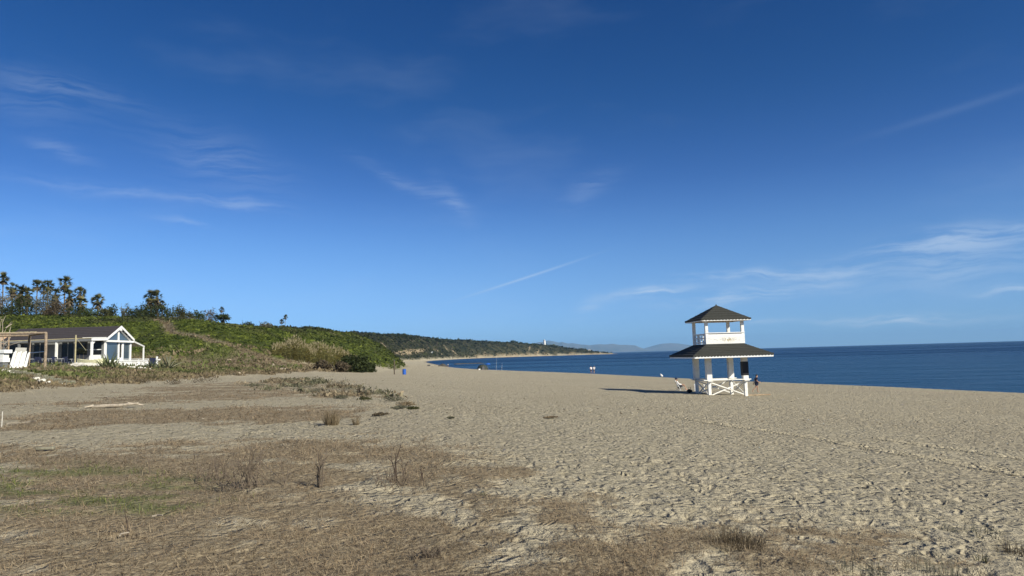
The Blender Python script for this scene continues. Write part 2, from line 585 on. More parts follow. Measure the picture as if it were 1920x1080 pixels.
class MB:
    """collects boxes, beams and tubes into one mesh"""
    def __init__(self):
        self.v, self.f = [], []

    def add(self, vs, fs):
        o = len(self.v)
        self.v += [tuple(p) for p in vs]
        self.f += [tuple(i + o for i in f) for f in fs]
        return self

    def box(self, x0, x1, y0, y1, z0, z1):
        vs = [(x, y, z) for z in (z0, z1) for y in (y0, y1) for x in (x0, x1)]
        return self.add(vs, [(0, 2, 3, 1), (4, 5, 7, 6), (0, 1, 5, 4), (2, 6, 7, 3), (0, 4, 6, 2), (1, 3, 7, 5)])

    def beam(self, p, q, w, h, up=(0, 0, 1)):
        p, q = Vector(p), Vector(q)
        d = (q - p).normalized()
        up = Vector(up)
        if abs(d.dot(up)) > 0.98:
            up = Vector((0, 1, 0))
        a = d.cross(up).normalized() * (w / 2)
        b = a.cross(d).normalized() * (h / 2)
        vs = [p - a - b, p + a - b, p + a + b, p - a + b, q - a - b, q + a - b, q + a + b, q - a + b]
        return self.add(vs, [(0, 3, 2, 1), (4, 5, 6, 7), (0, 1, 5, 4), (1, 2, 6, 5), (2, 3, 7, 6), (3, 0, 4, 7)])

    def tube(self, pts, rad, n=8, cap=True):
        pts = [Vector(p) for p in pts]
        if not isinstance(rad, (list, tuple)):
            rad = [rad] * len(pts)
        rings = []
        for i, p in enumerate(pts):
            d = (pts[min(i + 1, len(pts) - 1)] - pts[max(i - 1, 0)]).normalized()
            up = Vector((0, 0, 1)) if abs(d.z) < 0.9 else Vector((1, 0, 0))
            a = d.cross(up).normalized()
            b = a.cross(d)
            rings.append([p + (a * math.cos(t) + b * math.sin(t)) * rad[i] for t in [2 * math.pi * k / n for k in range(n)]])
        vs = [q for r_ in rings for q in r_]
        fs = []
        for i in range(len(pts) - 1):
            for k in range(n):
                fs.append((i * n + k, i * n + (k + 1) % n, (i + 1) * n + (k + 1) % n, (i + 1) * n + k))
        if cap:
            fs.append(tuple(reversed(range(n))))
            fs.append(tuple(range((len(pts) - 1) * n, len(pts) * n)))
        return self.add(vs, fs)

    def prism(self, poly, axis, a, b):
        """polygon in the plane normal to axis, from a to b along it"""
        n = len(poly)
        def put(p, t):
            return {'x': (t, p[0], p[1]), 'y': (p[0], t, p[1]), 'z': (p[0], p[1], t)}[axis]
        vs = [put(p, a) for p in poly] + [put(p, b) for p in poly]
        fs = [tuple(range(n)), tuple(range(2 * n - 1, n - 1, -1))]
        fs += [(i, n + i, n + (i + 1) % n, (i + 1) % n) for i in range(n)]
        return self.add(vs, fs)

    def lathe(self, prof, n=16, c=(0, 0, 0)):
        vs, fs = [], []
        for r_, z in prof:
            for k in range(n):
                t = 2 * math.pi * k / n
                vs.append((c[0] + r_ * math.cos(t), c[1] + r_ * math.sin(t), c[2] + z))
        for i in range(len(prof) - 1):
            for k in range(n):
                fs.append((i * n + k, i * n + (k + 1) % n, (i + 1) * n + (k + 1) % n, (i + 1) * n + k))
        fs.append(tuple(reversed(range(n))))
        fs.append(tuple(range((len(prof) - 1) * n, len(prof) * n)))
        return self.add(vs, fs)

    def mesh(self, name, mat=None, bevel=0.0, smooth=False):
        me = bpy.data.meshes.new(name)
        me.from_pydata([tuple(p) for p in self.v], [], self.f)
        bm = bmesh.new()
        bm.from_mesh(me)
        bmesh.ops.recalc_face_normals(bm, faces=bm.faces)
        if bevel:
            bmesh.ops.bevel(bm, geom=[e for e in bm.edges if len(e.link_faces) == 2 and e.calc_face_angle(0) > 0.5], offset=bevel, segments=1, affect='EDGES')
        if smooth:
            for f in bm.faces:
                f.smooth = True
        bm.to_mesh(me)
        bm.free()
        if mat:
            me.materials.append(mat)
        return me

    def build(self, name, mat=None, parent=None, bevel=0.0, smooth=False, loc=None, rz=0.0):
        o = bpy.data.objects.new(name, self.mesh(name, mat, bevel, smooth))
        if loc is not None:
            o.location = loc
            o.rotation_euler = (0, 0, rz)
        return link(o, parent)


def blob(rad, seed, n=2, jit=0.25, flat=1.0):
    """uneven stone-like lump as (verts, faces)"""
    bm = bmesh.new()
    bmesh.ops.create_icosphere(bm, subdivisions=n, radius=1.0)
    rs = np.random.default_rng(seed)
    ph = rs.uniform(0, 6.28, 9)
    vs = []
    for v in bm.verts:
        p = v.co
        d = 1 + jit * (math.sin(2.1 * p.x + ph[0]) * math.sin(2.4 * p.y + ph[1]) + 0.6 * math.sin(3.7 * p.z + ph[2]) * math.sin(4.1 * p.x + ph[3]))
        vs.append((p.x * rad[0] * d, p.y * rad[1] * d, p.z * rad[2] * d * flat))
    fs = [tuple(w.index for w in f.verts) for f in bm.faces]
    bm.free()
    return vs, fs


# ------------------------------------------------------------------ ground sheet
def ground_material():
    m, g, b = mat_new("ground")
    g.dim = '2D'
    geo = g.new("ShaderNodeNewGeometry").outputs['Position']
    dry = g.attr('dry').outputs['Fac']
    green = g.attr('green').outputs['Fac']
    scrub = g.attr('scrub').outputs['Fac']
    straw = g.attr('straw').outputs['Fac']
    wet = g.attr('wet').outputs['Fac']
    fine = g.noise(geo, 26, 4, 0.7)
    mid = g.noise(geo, 3.2, 4, 0.6)
    big = g.noise(geo, 0.16, 3, 0.55)
    sand = g.mix(g.ramp(mid, 0.3, 0.7), (0.475, 0.42, 0.295), (0.575, 0.51, 0.37))
    sand = g.mix(g.ramp(fine, 0.40, 0.75, 0, 0.5), sand, (0.27, 0.23, 0.165))
    sand = g.mix(g.ramp(big, 0.35, 0.7, 0, 0.35), sand, (0.42, 0.36, 0.255))
    grit = g.noise(geo, 11, 5, 0.75)
    sand = g.mix(g.ramp(grit, 0.62, 0.74, 0, 0.5), sand, (0.15, 0.12, 0.09))
    sand = g.mix(g.math('MULTIPLY', wet, 0.55), sand, (0.17, 0.13, 0.085))
    str_n = g.noise(geo, 15, 5, 0.72)
    straw_c = g.mix(g.ramp(str_n, 0.32, 0.68), (0.132, 0.104, 0.066), (0.37, 0.306, 0.203))
    straw_c = g.mix(g.ramp(mid, 0.35, 0.7, 0, 0.5), straw_c, (0.225, 0.175, 0.115))
    straw_c = g.mix(g.math('MULTIPLY', green, g.ramp(str_n, 0.3, 0.6, 0.35, 0.85)), straw_c, (0.12, 0.138, 0.052))
    edge = g.math('ADD', dry, g.math('MULTIPLY', g.math('SUBTRACT', str_n, 0.5), 1.5))
    c = g.mix(g.ramp(edge, 0.05, 0.95), sand, straw_c)
    hn = g.noise(geo, 0.55, 5, 0.65)
    hb = g.noise(geo, 0.06, 3, 0.6)
    hill = g.mix(g.ramp(hn, 0.32, 0.66), (0.032, 0.048, 0.012), (0.118, 0.145, 0.030))
    hill = g.mix(g.ramp(hb, 0.42, 0.68, 0, 0.6), hill, (0.052, 0.056, 0.026))
    sepg = g.new("ShaderNodeSeparateXYZ")
    g.put(sepg.inputs[0], geo)
    garrigue = g.mix(g.ramp(g.noise(geo, 0.05, 4, 0.65), 0.35, 0.65), (0.018, 0.022, 0.011), (0.060, 0.056, 0.030))
    hill = g.mix(g.ramp(sepg.outputs[1], 190.0, 620.0), hill, garrigue)
    c = g.mix(scrub, c, hill)
    sh = g.mix(g.ramp(hn, 0.3, 0.7), (0.12, 0.092, 0.06), (0.215, 0.17, 0.115))
    c = g.mix(straw, c, sh)
    bare = g.attr('bare').outputs['Fac']
    c = g.mix(bare, c, (0.42, 0.33, 0.21))
    g.put(b.inputs['Base Color'], c)
    b.inputs['Roughness'].default_value = 0.95
    b.inputs['Specular IOR Level'].default_value = 0.08
    # relief: footprints, ripples and grains too small for the mesh
    vo = g.new("ShaderNodeTexVoronoi", feature='F1', voronoi_dimensions='2D')
    wp = g.new("ShaderNodeVectorMath", operation='ADD')
    g.put(wp.inputs[0], geo)
    cw = g.new("ShaderNodeTexNoise", noise_dimensions='2D')
    g.put(cw.inputs['Vector'], geo)
    cw.inputs['Scale'].default_value = 1.8
    g.put(wp.inputs[1], cw.outputs['Color'])
    g.put(vo.inputs['Vector'], wp.outputs[0])
    vo.inputs['Scale'].default_value = 4.4
    pit = g.ramp(vo.outputs['Distance'], 0.08, 0.5)
    hsum = g.math('ADD', g.math('MULTIPLY', pit, 0.5), g.math('MULTIPLY', g.noise(geo, 11.0, 4, 0.70), 0.8))
    near_h = g.math('ADD', g.math('ADD', hsum, g.math('MULTIPLY', fine, 0.22)), g.math('MULTIPLY', g.noise(geo, 1.7, 3, 0.6), 1.5))
    bmp = g.new("ShaderNodeBump")
    bmp.inputs['Distance'].default_value = 0.17
    g.put(bmp.inputs['Strength'], g.math('SUBTRACT', 1.0, g.math('MULTIPLY', dry, 0.55)))
    g.put(bmp.inputs['Height'], near_h)
    nrm = bmp.outputs[0]
    g.put(b.inputs['Normal'], nrm)
    return m


def build_ground():
    inner = np.radians(np.linspace(-41, 41, 600))
    outer = np.radians(np.linspace(41, 319, 60)[1:-1])
    ang = np.concatenate([inner, outer])
    rad = np.concatenate([[0.4, 0.8], np.geomspace(1.3, 2700, 740), np.geomspace(2900, 29500, 12)])
    A, Rr = np.meshgrid(ang, rad)
    X, Y = (Rr * np.sin(A)).ravel(), (Rr * np.cos(A)).ravel()
    Z, s, h, dry, green, scrub, straw = terrain_full(X, Y)
    na, nr = len(ang), len(rad)
    V = np.stack([X, Y, Z], 1).astype(np.float32)
    V = np.vstack([V, [[0, 0, land1(0, 0)]]]).astype(np.float32)
    i = np.arange(nr - 1)[:, None] * na
    j = np.arange(na)[None, :]
    j2 = (j + 1) % na
    Q = np.stack([i + j, i + na + j, i + na + j2, i + j2], -1).reshape(-1, 4)
    T = np.stack([np.full(na, nr * na), np.arange(na), (np.arange(na) + 1) % na], -1)
    me = bpy.data.meshes.new("ground")
    me.vertices.add(len(V))
    me.vertices.foreach_set('co', V.ravel())
    loops = np.concatenate([Q.ravel(), T.ravel()]).astype(np.int32)
    me.loops.add(len(loops))
    me.loops.foreach_set('vertex_index', loops)
    starts = np.concatenate([np.arange(len(Q)) * 4, len(Q) * 4 + np.arange(len(T)) * 3]).astype(np.int32)
    me.polygons.add(len(starts))
    me.polygons.foreach_set('loop_start', starts)
    bare = np.zeros(X.shape)
    for poly in BARE:
        bare = np.maximum(bare, soft_poly(X, Y, poly, 0.002))
    bare = bare * sstep(fbm(X / 14, Y / 14, 3, 91), 0.2, 0.4)
    rocks = sstep(fbm(X / 9, Y / 9, 3, 95), 0.74, 0.78) * sstep(h, 4, 10) * (1 - sstep(h, 22, 60)) * (Y > 260)
    bare = np.maximum(bare, rocks * 0.7)
    shelf = sstep(Y, 1500, 1900) * (1 - sstep(h, 4, 12)) * (s > 0) * sstep(fbm(X / 30, Y / 30, 2, 97), 0.35, 0.5)
    bare = np.maximum(bare, shelf * 0.6)
    wet = 1 - sstep(s, 1.0, 4.5)
    for nm, arr in (('dry', dry), ('green', green), ('scrub', scrub), ('straw', straw), ('bare', bare), ('wet', wet)):
        a = me.attributes.new(nm, 'FLOAT', 'POINT')
        a.data.foreach_set('value', np.concatenate([arr, [0.6]]).astype(np.float32))
    me.update(calc_edges=True)
    me.polygons.foreach_set('use_smooth', np.ones(len(starts), bool))
    me.materials.append(ground_material())
    o = bpy.data.objects.new("ground", me)
    link(o)
    tag(o, "pale trampled beach sand running into dry dune grass and a scrub hill", kind='structure')
    return o


def far_xy(pts, Y):
    return [(at(u, v, Y).x, at(u, v, Y).y) for u, v in pts]


BARE = [gxy_ for gxy_ in [[(p.x, p.y) for p in [ground(u, v, 4000) for u, v in [(738, 664), (752, 659), (775, 657.5), (796, 657), (792, 661), (775, 664.5), (755, 667)]]]]]
build_ground()


def build_sea():
    m, g, b = mat_new("sea_water")
    g.dim = '2D'
    geo = g.new("ShaderNodeNewGeometry").outputs['Position']
    sep = g.new("ShaderNodeSeparateXYZ")
    g.put(sep.inputs[0], geo)
    streak = g.noise(g.mapping(geo, scale=(0.0022, 0.010, 1), rot=(0, 0, R(-6))), 1.0, 4, 0.6)
    chop = g.noise(g.mapping(geo, scale=(0.10, 0.24, 1), rot=(0, 0, R(10))), 1.0, 4, 0.65)
    off = g.math('ADD', g.math('MULTIPLY', g.math('SUBTRACT', sep.outputs[0], 48.8), 0.958), g.math('MULTIPLY', g.math('SUBTRACT', sep.outputs[1], 66.0), 0.285))
    deep = g.ramp(off, 5.0, 420.0)
    c = g.mix(deep, (0.0065, 0.040, 0.088), (0.0022, 0.022, 0.072))
    c = g.mix(g.ramp(streak, 0.40, 0.62, 0, 0.75), c, (0.0012, 0.0135, 0.046))
    c = g.mix(g.ramp(chop, 0.42, 0.7, 0, 0.55), c, (0.010, 0.050, 0.115))
    g.put(b.inputs['Base Color'], c)
    g.put(b.inputs['Roughness'], g.ramp(streak, 0.35, 0.65, 0.26, 0.36))
    b.inputs['IOR'].default_value = 1.33
    b.inputs['Specular IOR Level'].default_value = 0.10
    w1 = g.noise(g.mapping(geo, scale=(0.22, 0.5, 1), rot=(0, 0, R(20))), 1.0, 4, 0.6)
    w2 = g.noise(g.mapping(geo, scale=(1.3, 2.2, 1), rot=(0, 0, R(-12))), 1.0, 4, 0.6)
    w3 = g.noise(g.mapping(geo, scale=(0.03, 0.09, 1), rot=(0, 0, R(8))), 1.0, 3, 0.55)
    hgt = g.math('ADD', g.math('MULTIPLY', w1, 0.6), g.math('ADD', g.math('MULTIPLY', w2, 0.16), g.math('MULTIPLY', w3, 2.0)))
    g.put(b.inputs['Normal'], g.bump(hgt, 1.0, 1.0))
    n = 128
    vs = [(0, 0, 0)] + [(29800 * math.cos(2 * math.pi * k / n), 29800 * math.sin(2 * math.pi * k / n), 0) for k in range(n)]
    fs = [(0, k + 1, (k + 1) % n + 1) for k in range(n)]
    mb = MB().add(vs, fs)
    o = mb.build("sea", m)
    tag(o, "deep blue sea with low wind streaks beyond the sand", kind='structure')


build_sea()


def build_mountains():
    m, g, b = mat_new("mountain_rock")
    geo = g.new("ShaderNodeNewGeometry").outputs['Position']
    n = g.noise(geo, 0.0012, 6, 0.6)
    g.put(b.inputs['Base Color'], g.mix(g.ramp(n, 0.3, 0.7), (0.07, 0.075, 0.05), (0.14, 0.125, 0.1)))
    b.inputs['Roughness'].default_value = 1.0
    for nm, prof, Y, lab in (
        ("mountains", [(960, 667), (980, 646), (1000, 641), (1018, 638), (1027, 635.5), (1036, 636.5), (1049, 640), (1053, 638.5), (1064, 642), (1072, 640.5), (1085, 643), (1105, 645.5),
                       (1125, 643), (1135, 644), (1148, 642.5), (1160, 645), (1172, 644.5), (1190, 646.5), (1203, 652), (1212, 658), (1225, 662)], 25000, "far blue mountain range behind the headland"),
        ("mountains", [(1190, 664), (1205, 654), (1222, 648), (1240, 643), (1255, 641.5), (1270, 642.5), (1290, 645), (1310, 650), (1330, 655), (1350, 660)], 27000, "second far blue mountain fading behind the lookout tower")):
        us = np.linspace(prof[0][0], prof[-1][0], 150)
        vs_ = np.interp(us, [p[0] for p in prof], [p[1] for p in prof])
        V, Fc = [], []
        nd = 14
        for u, v in zip(us, vs_):
            top = at(u, v, Y)
            hgt = max(top.z + 4, 2) + 10 * (float(fbm(np.array([u / 7.]), np.array([0.5]), 3, 3)[0]) - .5)
            for k in range(nd):
                t = k / (nd - 1) * 2 - 1
                rough = float(vnoise(np.array([u / 9.]), np.array([k * 0.9]), 8)[0])
                zz = hgt * (1 - abs(t)) ** 1.15 * (1 - 0.35 * rough * abs(t) * 1.4)
                V.append((top.x, Y + t * 2200 + 350 * (rough - .5) * (1 - abs(t)), zz - 6))
        for i in range(len(us) - 1):
            for k in range(nd - 1):
                a = i * nd + k
                Fc.append((a, a + 1, a + nd + 1, a + nd))
        o = MB().add(V, Fc).build(nm, m, smooth=True)
        tag(o, lab, kind='structure')


build_mountains()

# ------------------------------------------------------------------ shared materials
M_WHITE = simple_mat("white_paint", (0.80, 0.79, 0.74), 0.55, 0.06, 3.0, 0.002, wear=((0.56, 0.52, 0.45), 0.44))
M_WHITE2 = simple_mat("clean_white_paint", (0.82, 0.82, 0.80), 0.5, 0.04, 4.0)
M_ROOF = simple_mat("dark_shingle", (0.036, 0.037, 0.031), 0.85, 0.25, 9.0, 0.01)
M_ROOF2 = simple_mat("slate_felt", (0.043, 0.037, 0.040), 0.9, 0.15, 6.0, 0.01)
M_BLACK = simple_mat("black_vinyl", (0.008, 0.008, 0.010), 0.5, 0.1)
M_TIMBER = simple_mat("raw_timber", (0.34, 0.25, 0.16), 0.8, 0.3, 5.0, 0.004)
M_POLE = simple_mat("weathered_pole", (0.27, 0.21, 0.15), 0.85, 0.3, 6.0, 0.004)
M_BAMBOO = simple_mat("bamboo", (0.40, 0.35, 0.20), 0.6, 0.2, 6.0)
M_DARKIN = simple_mat("dark_interior", (0.045, 0.042, 0.04), 0.8, 0.2)
M_GREYWALL = simple_mat("grey_panel", (0.16, 0.165, 0.165), 0.7, 0.15)  # grey panels; also paints veranda shade into some posts and aprons
M_STONE = simple_mat("whitewashed_stone", (0.62, 0.59, 0.52), 0.9, 0.2, 5.0, 0.02)
M_ROCK = simple_mat("dark_rock", (0.075, 0.068, 0.058), 0.9, 0.4, 3.0, 0.05)
M_SLEEPER = simple_mat("old_sleeper", (0.22, 0.205, 0.15), 0.9, 0.35, 4.0, 0.01, wear=((0.11, 0.12, 0.06), 0.45))
M_DRIFT = simple_mat("driftwood", (0.36, 0.31, 0.24), 0.9, 0.35, 7.0, 0.01)
M_BRANCH = simple_mat("bare_branch", (0.34, 0.29, 0.23), 0.85, 0.2, 6.0)
M_TRUNK = simple_mat("palm_trunk", (0.14, 0.11, 0.08), 0.9, 0.3, 5.0, 0.03)
M_BARK = simple_mat("shrub_bark", (0.10, 0.08, 0.06), 0.9, 0.3, 5.0)
M_NAVY = simple_mat("navy_cloth", (0.012, 0.018, 0.05), 0.8, 0.2)
M_SHIRTW = simple_mat("white_cloth", (0.78, 0.76, 0.75), 0.85, 0.05)
M_BLUE = simple_mat("blue_plastic", (0.02, 0.10, 0.42), 0.45, 0.1)
M_SKIN = simple_mat("skin", (0.42, 0.24, 0.16), 0.6, 0.08)
M_HAIR = simple_mat("dark_hair", (0.02, 0.016, 0.013), 0.6, 0.2)
M_GREYCL = simple_mat("grey_cloth", (0.10, 0.10, 0.11), 0.85, 0.1)
M_METAL = simple_mat("pale_metal", (0.55, 0.55, 0.54), 0.35, 0.05, metallic=0.6)
M_TENT = simple_mat("dark_tent_cloth", (0.035, 0.042, 0.032), 0.8, 0.3)
M_LEAF = leaf_mat("leaf")
M_DRYLEAF = leaf_mat("dry_leaf", 0.9, 0.2)
M_AGAVE = leaf_mat("agave_leaf", 0.5, 0.0)


def glass_mat(name, tint, rough=0.06, spec=0.9):
    m, g, b = mat_new(name)
    n = g.noise(g.new("ShaderNodeTexCoord").outputs['Object'], 1.3, 2)
    g.put(b.inputs['Base Color'], g.mix(n, tuple(c * 0.7 for c in tint), tint))
    b.inputs['Roughness'].default_value = rough
    b.inputs['Specular IOR Level'].default_value = spec
    b.inputs['Coat Weight'].default_value = spec * .4
    b.inputs['Coat Roughness'].default_value = 0.03
    return m


M_GLASS = glass_mat("blue_reflection_glass", (0.07, 0.105, 0.14))  # reflected blue is put into the base colour of these panes
M_GLASSD = glass_mat("unlit_interior_glass", (0.012, 0.012, 0.012), 0.1, 0.25)  # near-black base colour stands in for unlit rooms behind the panes


# ------------------------------------------------------------------ beach lookout tower
def build_tower():
    p = ground(1362, 741)
    cx, cy = 17.4, 59.2
    base = land1(cx, cy)
    t = thing("lookout_tower", "white wooden two-storey beach lookout tower with dark hipped roofs", "lookout tower", (cx, cy, base), R(4.2))
    a = 1.53
    for sx in (-1, 1):
        for sy in (-1, 1):
            x, y = sx * a, sy * a
            po = MB().box(x - .125, x + .125, y - .125, y + .125, -0.4, 1.18).build("post", M_WHITE, t, bevel=0.012)
            MB().box(x - .22, x + .22, y - .22, y + .22, 1.34, 3.16).build("post_cladding", M_WHITE, po, bevel=0.012)
            MB().box(x - .12, x + .12, y - .12, y + .12, 4.26, 6.22).build("upper_post", M_WHITE, t, bevel=0.01)
            if sx > 0 and sy < 0:
                w = MB().box(x - .245, x + .245, y - .245, y + .245, 1.62, 2.74).build("black_panel", M_BLACK, t, bevel=0.01)
                w['label'] = "black panel wrapped round the front right post"
    # counter boards round the foot of the tower
    MB().box(-a - .52, a + .42, -a - .26, -a + .22, 1.262, 1.335).build("counter_board", M_WHITE, t, bevel=0.01)
    MB().box(-a - .42, a + .42, a - .22, a + .22, 1.262, 1.335).build("counter_board", M_WHITE, t, bevel=0.01)
    for sx in (-1, 1):
        MB().box(sx * a - .22, sx * a + .22, -a - .42, a + .42, 1.185, 1.258).build("counter_board", M_WHITE, t, bevel=0.01)
    lip = MB().box(-a - .1, -a + 1.5, -a - .20, -a + .10, 1.338, 1.42).build("counter_ledge", M_WHITE, t, bevel=0.01)
    for k in range(4):
        c, s = math.cos(k * math.pi / 2), math.sin(k * math.pi / 2)

        def rot(x, y, z, c=c, s=s):
            return (c * x - s * y, s * x + c * y, z)
        up = rot(0, -1, 0)
        MB().beam(rot(-a + .14, -a - .03, 1.10), rot(a - .14, -a - .03, 0.06), 0.085, 0.05, up).build("brace", M_WHITE, t)
        MB().beam(rot(-a + .14, -a + .03, 0.06), rot(a - .14, -a + .03, 1.10), 0.085, 0.05, up).build("brace", M_WHITE, t)
        # ring beam under the lower roof
        MB().beam(rot(-a - .2, -a, 3.22), rot(a - .12, -a, 3.22), 0.14, 0.12).build("ring_beam", M_WHITE, t)
        # lower roof slope
        e, zi, i2, zt, th = 3.26, 3.40, 1.60, 4.25, 0.07
        top = [rot(-e, -e, zi), rot(e, -e, zi), rot(i2, -i2, zt), rot(-i2, -i2, zt)]
        bot = [rot(-e + .05, -e + .05, zi - th), rot(e - .05, -e + .05, zi - th), rot(i2, -i2, zt - th), rot(-i2, -i2, zt - th)]
        sl = MB().add(top + bot, [(0, 1, 2, 3), (7, 6, 5, 4), (0, 4, 5, 1), (1, 5, 6, 2), (2, 6, 7, 3), (3, 7, 4, 0)]).build("roof_slope", M_ROOF, t)
        for q in range(1, 6):          # shingle course lips
            f_ = q / 6
            ee, zz = e + (i2 - e) * f_, zi + (zt - zi) * f_
            MB().beam(rot(-ee + .03, -ee, zz + .012), rot(ee - .03, -ee, zz + .012), 0.05, 0.022).build("shingle_course", M_ROOF, sl)
        MB().box(-e + .03, e - .03, -e - .03, -e + .03, 3.12, 3.39).build("fascia", M_WHITE2, t).rotation_euler = (0, 0, k * math.pi / 2)
        sc = MB()
        nt_ = 25
        wd = 2 * (e + .02) / nt_
        for q in range(nt_):
            x0 = -(e + .02) + q * wd
            pts = [(x0, 3.42), (x0, 3.355)] + [(x0 + wd * (0.5 - 0.5 * math.cos(math.pi * w_ / 6)), 3.355 - 0.13 * math.sin(math.pi * w_ / 6) ** 0.7) for w_ in range(1, 6)] + [(x0 + wd, 3.355), (x0 + wd, 3.42)]
            sc.prism(pts, 'y', -e - .052, -e - .036)
        sc.build("scalloped_edge", M_ROOF, t).rotation_euler = (0, 0, k * math.pi / 2)
        # upper roof
        e2, z2, z3 = 2.08, 6.34, 7.58
        tv = [rot(-e2, -e2, z2), rot(e2, -e2, z2), (0, 0, z3), rot(-e2 + .05, -e2 + .05, z2 - .06), rot(e2 - .05, -e2 + .05, z2 - .06), (0, 0, z3 - .07)]
        sl2 = MB().add(tv, [(0, 1, 2), (5, 4, 3), (0, 3, 4, 1), (1, 4, 5, 2), (2, 5, 3, 0)]).build("upper_roof_slope", M_ROOF, t)
        for q in range(1, 6):
            f_ = q / 6
            ee, zz = e2 * (1 - f_), z2 + (z3 - z2) * f_
            MB().beam(rot(-ee + .03, -ee, zz + .012), rot(ee - .03, -ee, zz + .012), 0.05, 0.022).build("shingle_course", M_ROOF, sl2)
        MB().box(-e2 + .03, e2 - .03, -e2 - .02, -e2 + .03, 6.15, 6.335).build("upper_fascia", M_WHITE2, t).rotation_euler = (0, 0, k * math.pi / 2)
        sc = MB()
        nt_ = 15
        wd = 2 * (e2 + .02) / nt_
        for q in range(nt_):
            x0 = -(e2 + .02) + q * wd
            pts = [(x0, 6.36), (x0, 6.30)] + [(x0 + wd * (0.5 - 0.5 * math.cos(math.pi * w_ / 6)), 6.30 - 0.10 * math.sin(math.pi * w_ / 6) ** 0.7) for w_ in range(1, 6)] + [(x0 + wd, 6.30), (x0 + wd, 6.36)]
            sc.prism(pts, 'y', -e2 - .042, -e2 - .026)
        sc.build("upper_scalloped_edge", M_ROOF, t).rotation_euler = (0, 0, k * math.pi / 2)
        # railing of the upper deck
        rl = MB().box(-a + .12, a - .12, -a - .05, -a + .05, 5.06, 5.14).build("top_rail", M_WHITE, t)
        rl.rotation_euler = (0, 0, k * math.pi / 2)
        if k:
            for z in (4.72, 4.36):
                MB().box(-a + .12, a - .12, -a - .035, -a + .035, z, z + .09).build("rail", M_WHITE, rl)
            for q in range(6):
                x = -1.15 + q * 0.46
                MB().box(x - .04, x + .04, -a - .03, -a + .03, 4.28, 5.058).build("baluster", M_WHITE, rl)
    MB().box(-1.62, 1.62, -1.62, 1.62, 4.17, 4.262).build("deck", M_WHITE, t)
    MB().box(-2.05, 2.05, -2.05, 2.05, 6.222, 6.262).build("ceiling", M_TIMBER, t)
    # printed banner along the front of the deck
    m, g, b = mat_new("worn_banner")
    tc = g.new("ShaderNodeTexCoord").outputs['Object']
    sep = g.new("ShaderNodeSeparateXYZ")
    g.put(sep.inputs[0], tc)
    n1 = g.noise(g.mapping(tc, scale=(5, 1, 16)), 1.0, 5, 0.7)
    n2 = g.noise(g.mapping(tc, scale=(9, 1, 9)), 1.0, 4, 0.7)
    band = g.math('EXPONENT', g.math('MULTIPLY', g.math('POWER', g.math('DIVIDE', g.math('SUBTRACT', sep.outputs[2], 4.60), 0.17), 2.0), -1.0))
    mid = g.math('EXPONENT', g.math('MULTIPLY', g.math('POWER', g.math('DIVIDE', g.math('SUBTRACT', sep.outputs[0], 0.25), 0.55), 2.0), -1.0))
    f1 = g.math('MULTIPLY', g.ramp(n1, 0.50, 0.62), g.math('MULTIPLY', band, 0.75))
    c = g.mix(f1, (0.80, 0.79, 0.75), (0.30, 0.31, 0.33))
    f2 = g.math('MULTIPLY', g.ramp(n2, 0.47, 0.58), g.math('MULTIPLY', band, mid))
    c = g.mix(f2, c, (0.34, 0.27, 0.10))
    g.put(b.inputs['Base Color'], c)
    b.inputs['Roughness'].default_value = 0.6
    pn = MB().box(-a - .12, a + .12, -a - .16, -a - .125, 4.262, 5.055).build("banner", m, t)
    pn['label'] = "white panel with faded print across the front railing"
    MB().box(-a - .14, a + .14, -a - .18, -a + .1, 5.145, 5.20).build("handrail_cap", M_WHITE2, t)
    MB().lathe([(0.05, 7.54), (0.06, 7.60), (0.02, 7.64)], 8).build("finial", M_ROOF, t)
    return t


TOWER = build_tower()


# ------------------------------------------------------------------ people
def skin_obj(name, verts, edges, rad, mat, parent, root=0, sub=2):
    me = bpy.data.meshes.new(name)
    bm = bmesh.new()
    ly = bm.verts.layers.skin.verify()
    bv = []
    for i, (p, r_) in enumerate(zip(verts, rad)):
        v = bm.verts.new(p)
        v[ly].radius = (r_, r_) if not isinstance(r_, tuple) else r_
        v[ly].use_root = (i == root)
        bv.append(v)
    for a, b in edges:
        bm.edges.new((bv[a], bv[b]))
    bm.to_mesh(me)
    bm.free()
    me.materials.append(mat)
    o = link(bpy.data.objects.new(name, me), parent)
    md = o.modifiers.new("skin", 'SKIN')
    md.use_smooth_shade = True
    sb = o.modifiers.new("sub", 'SUBSURF')
    sb.levels = sb.render_levels = sub
    return o


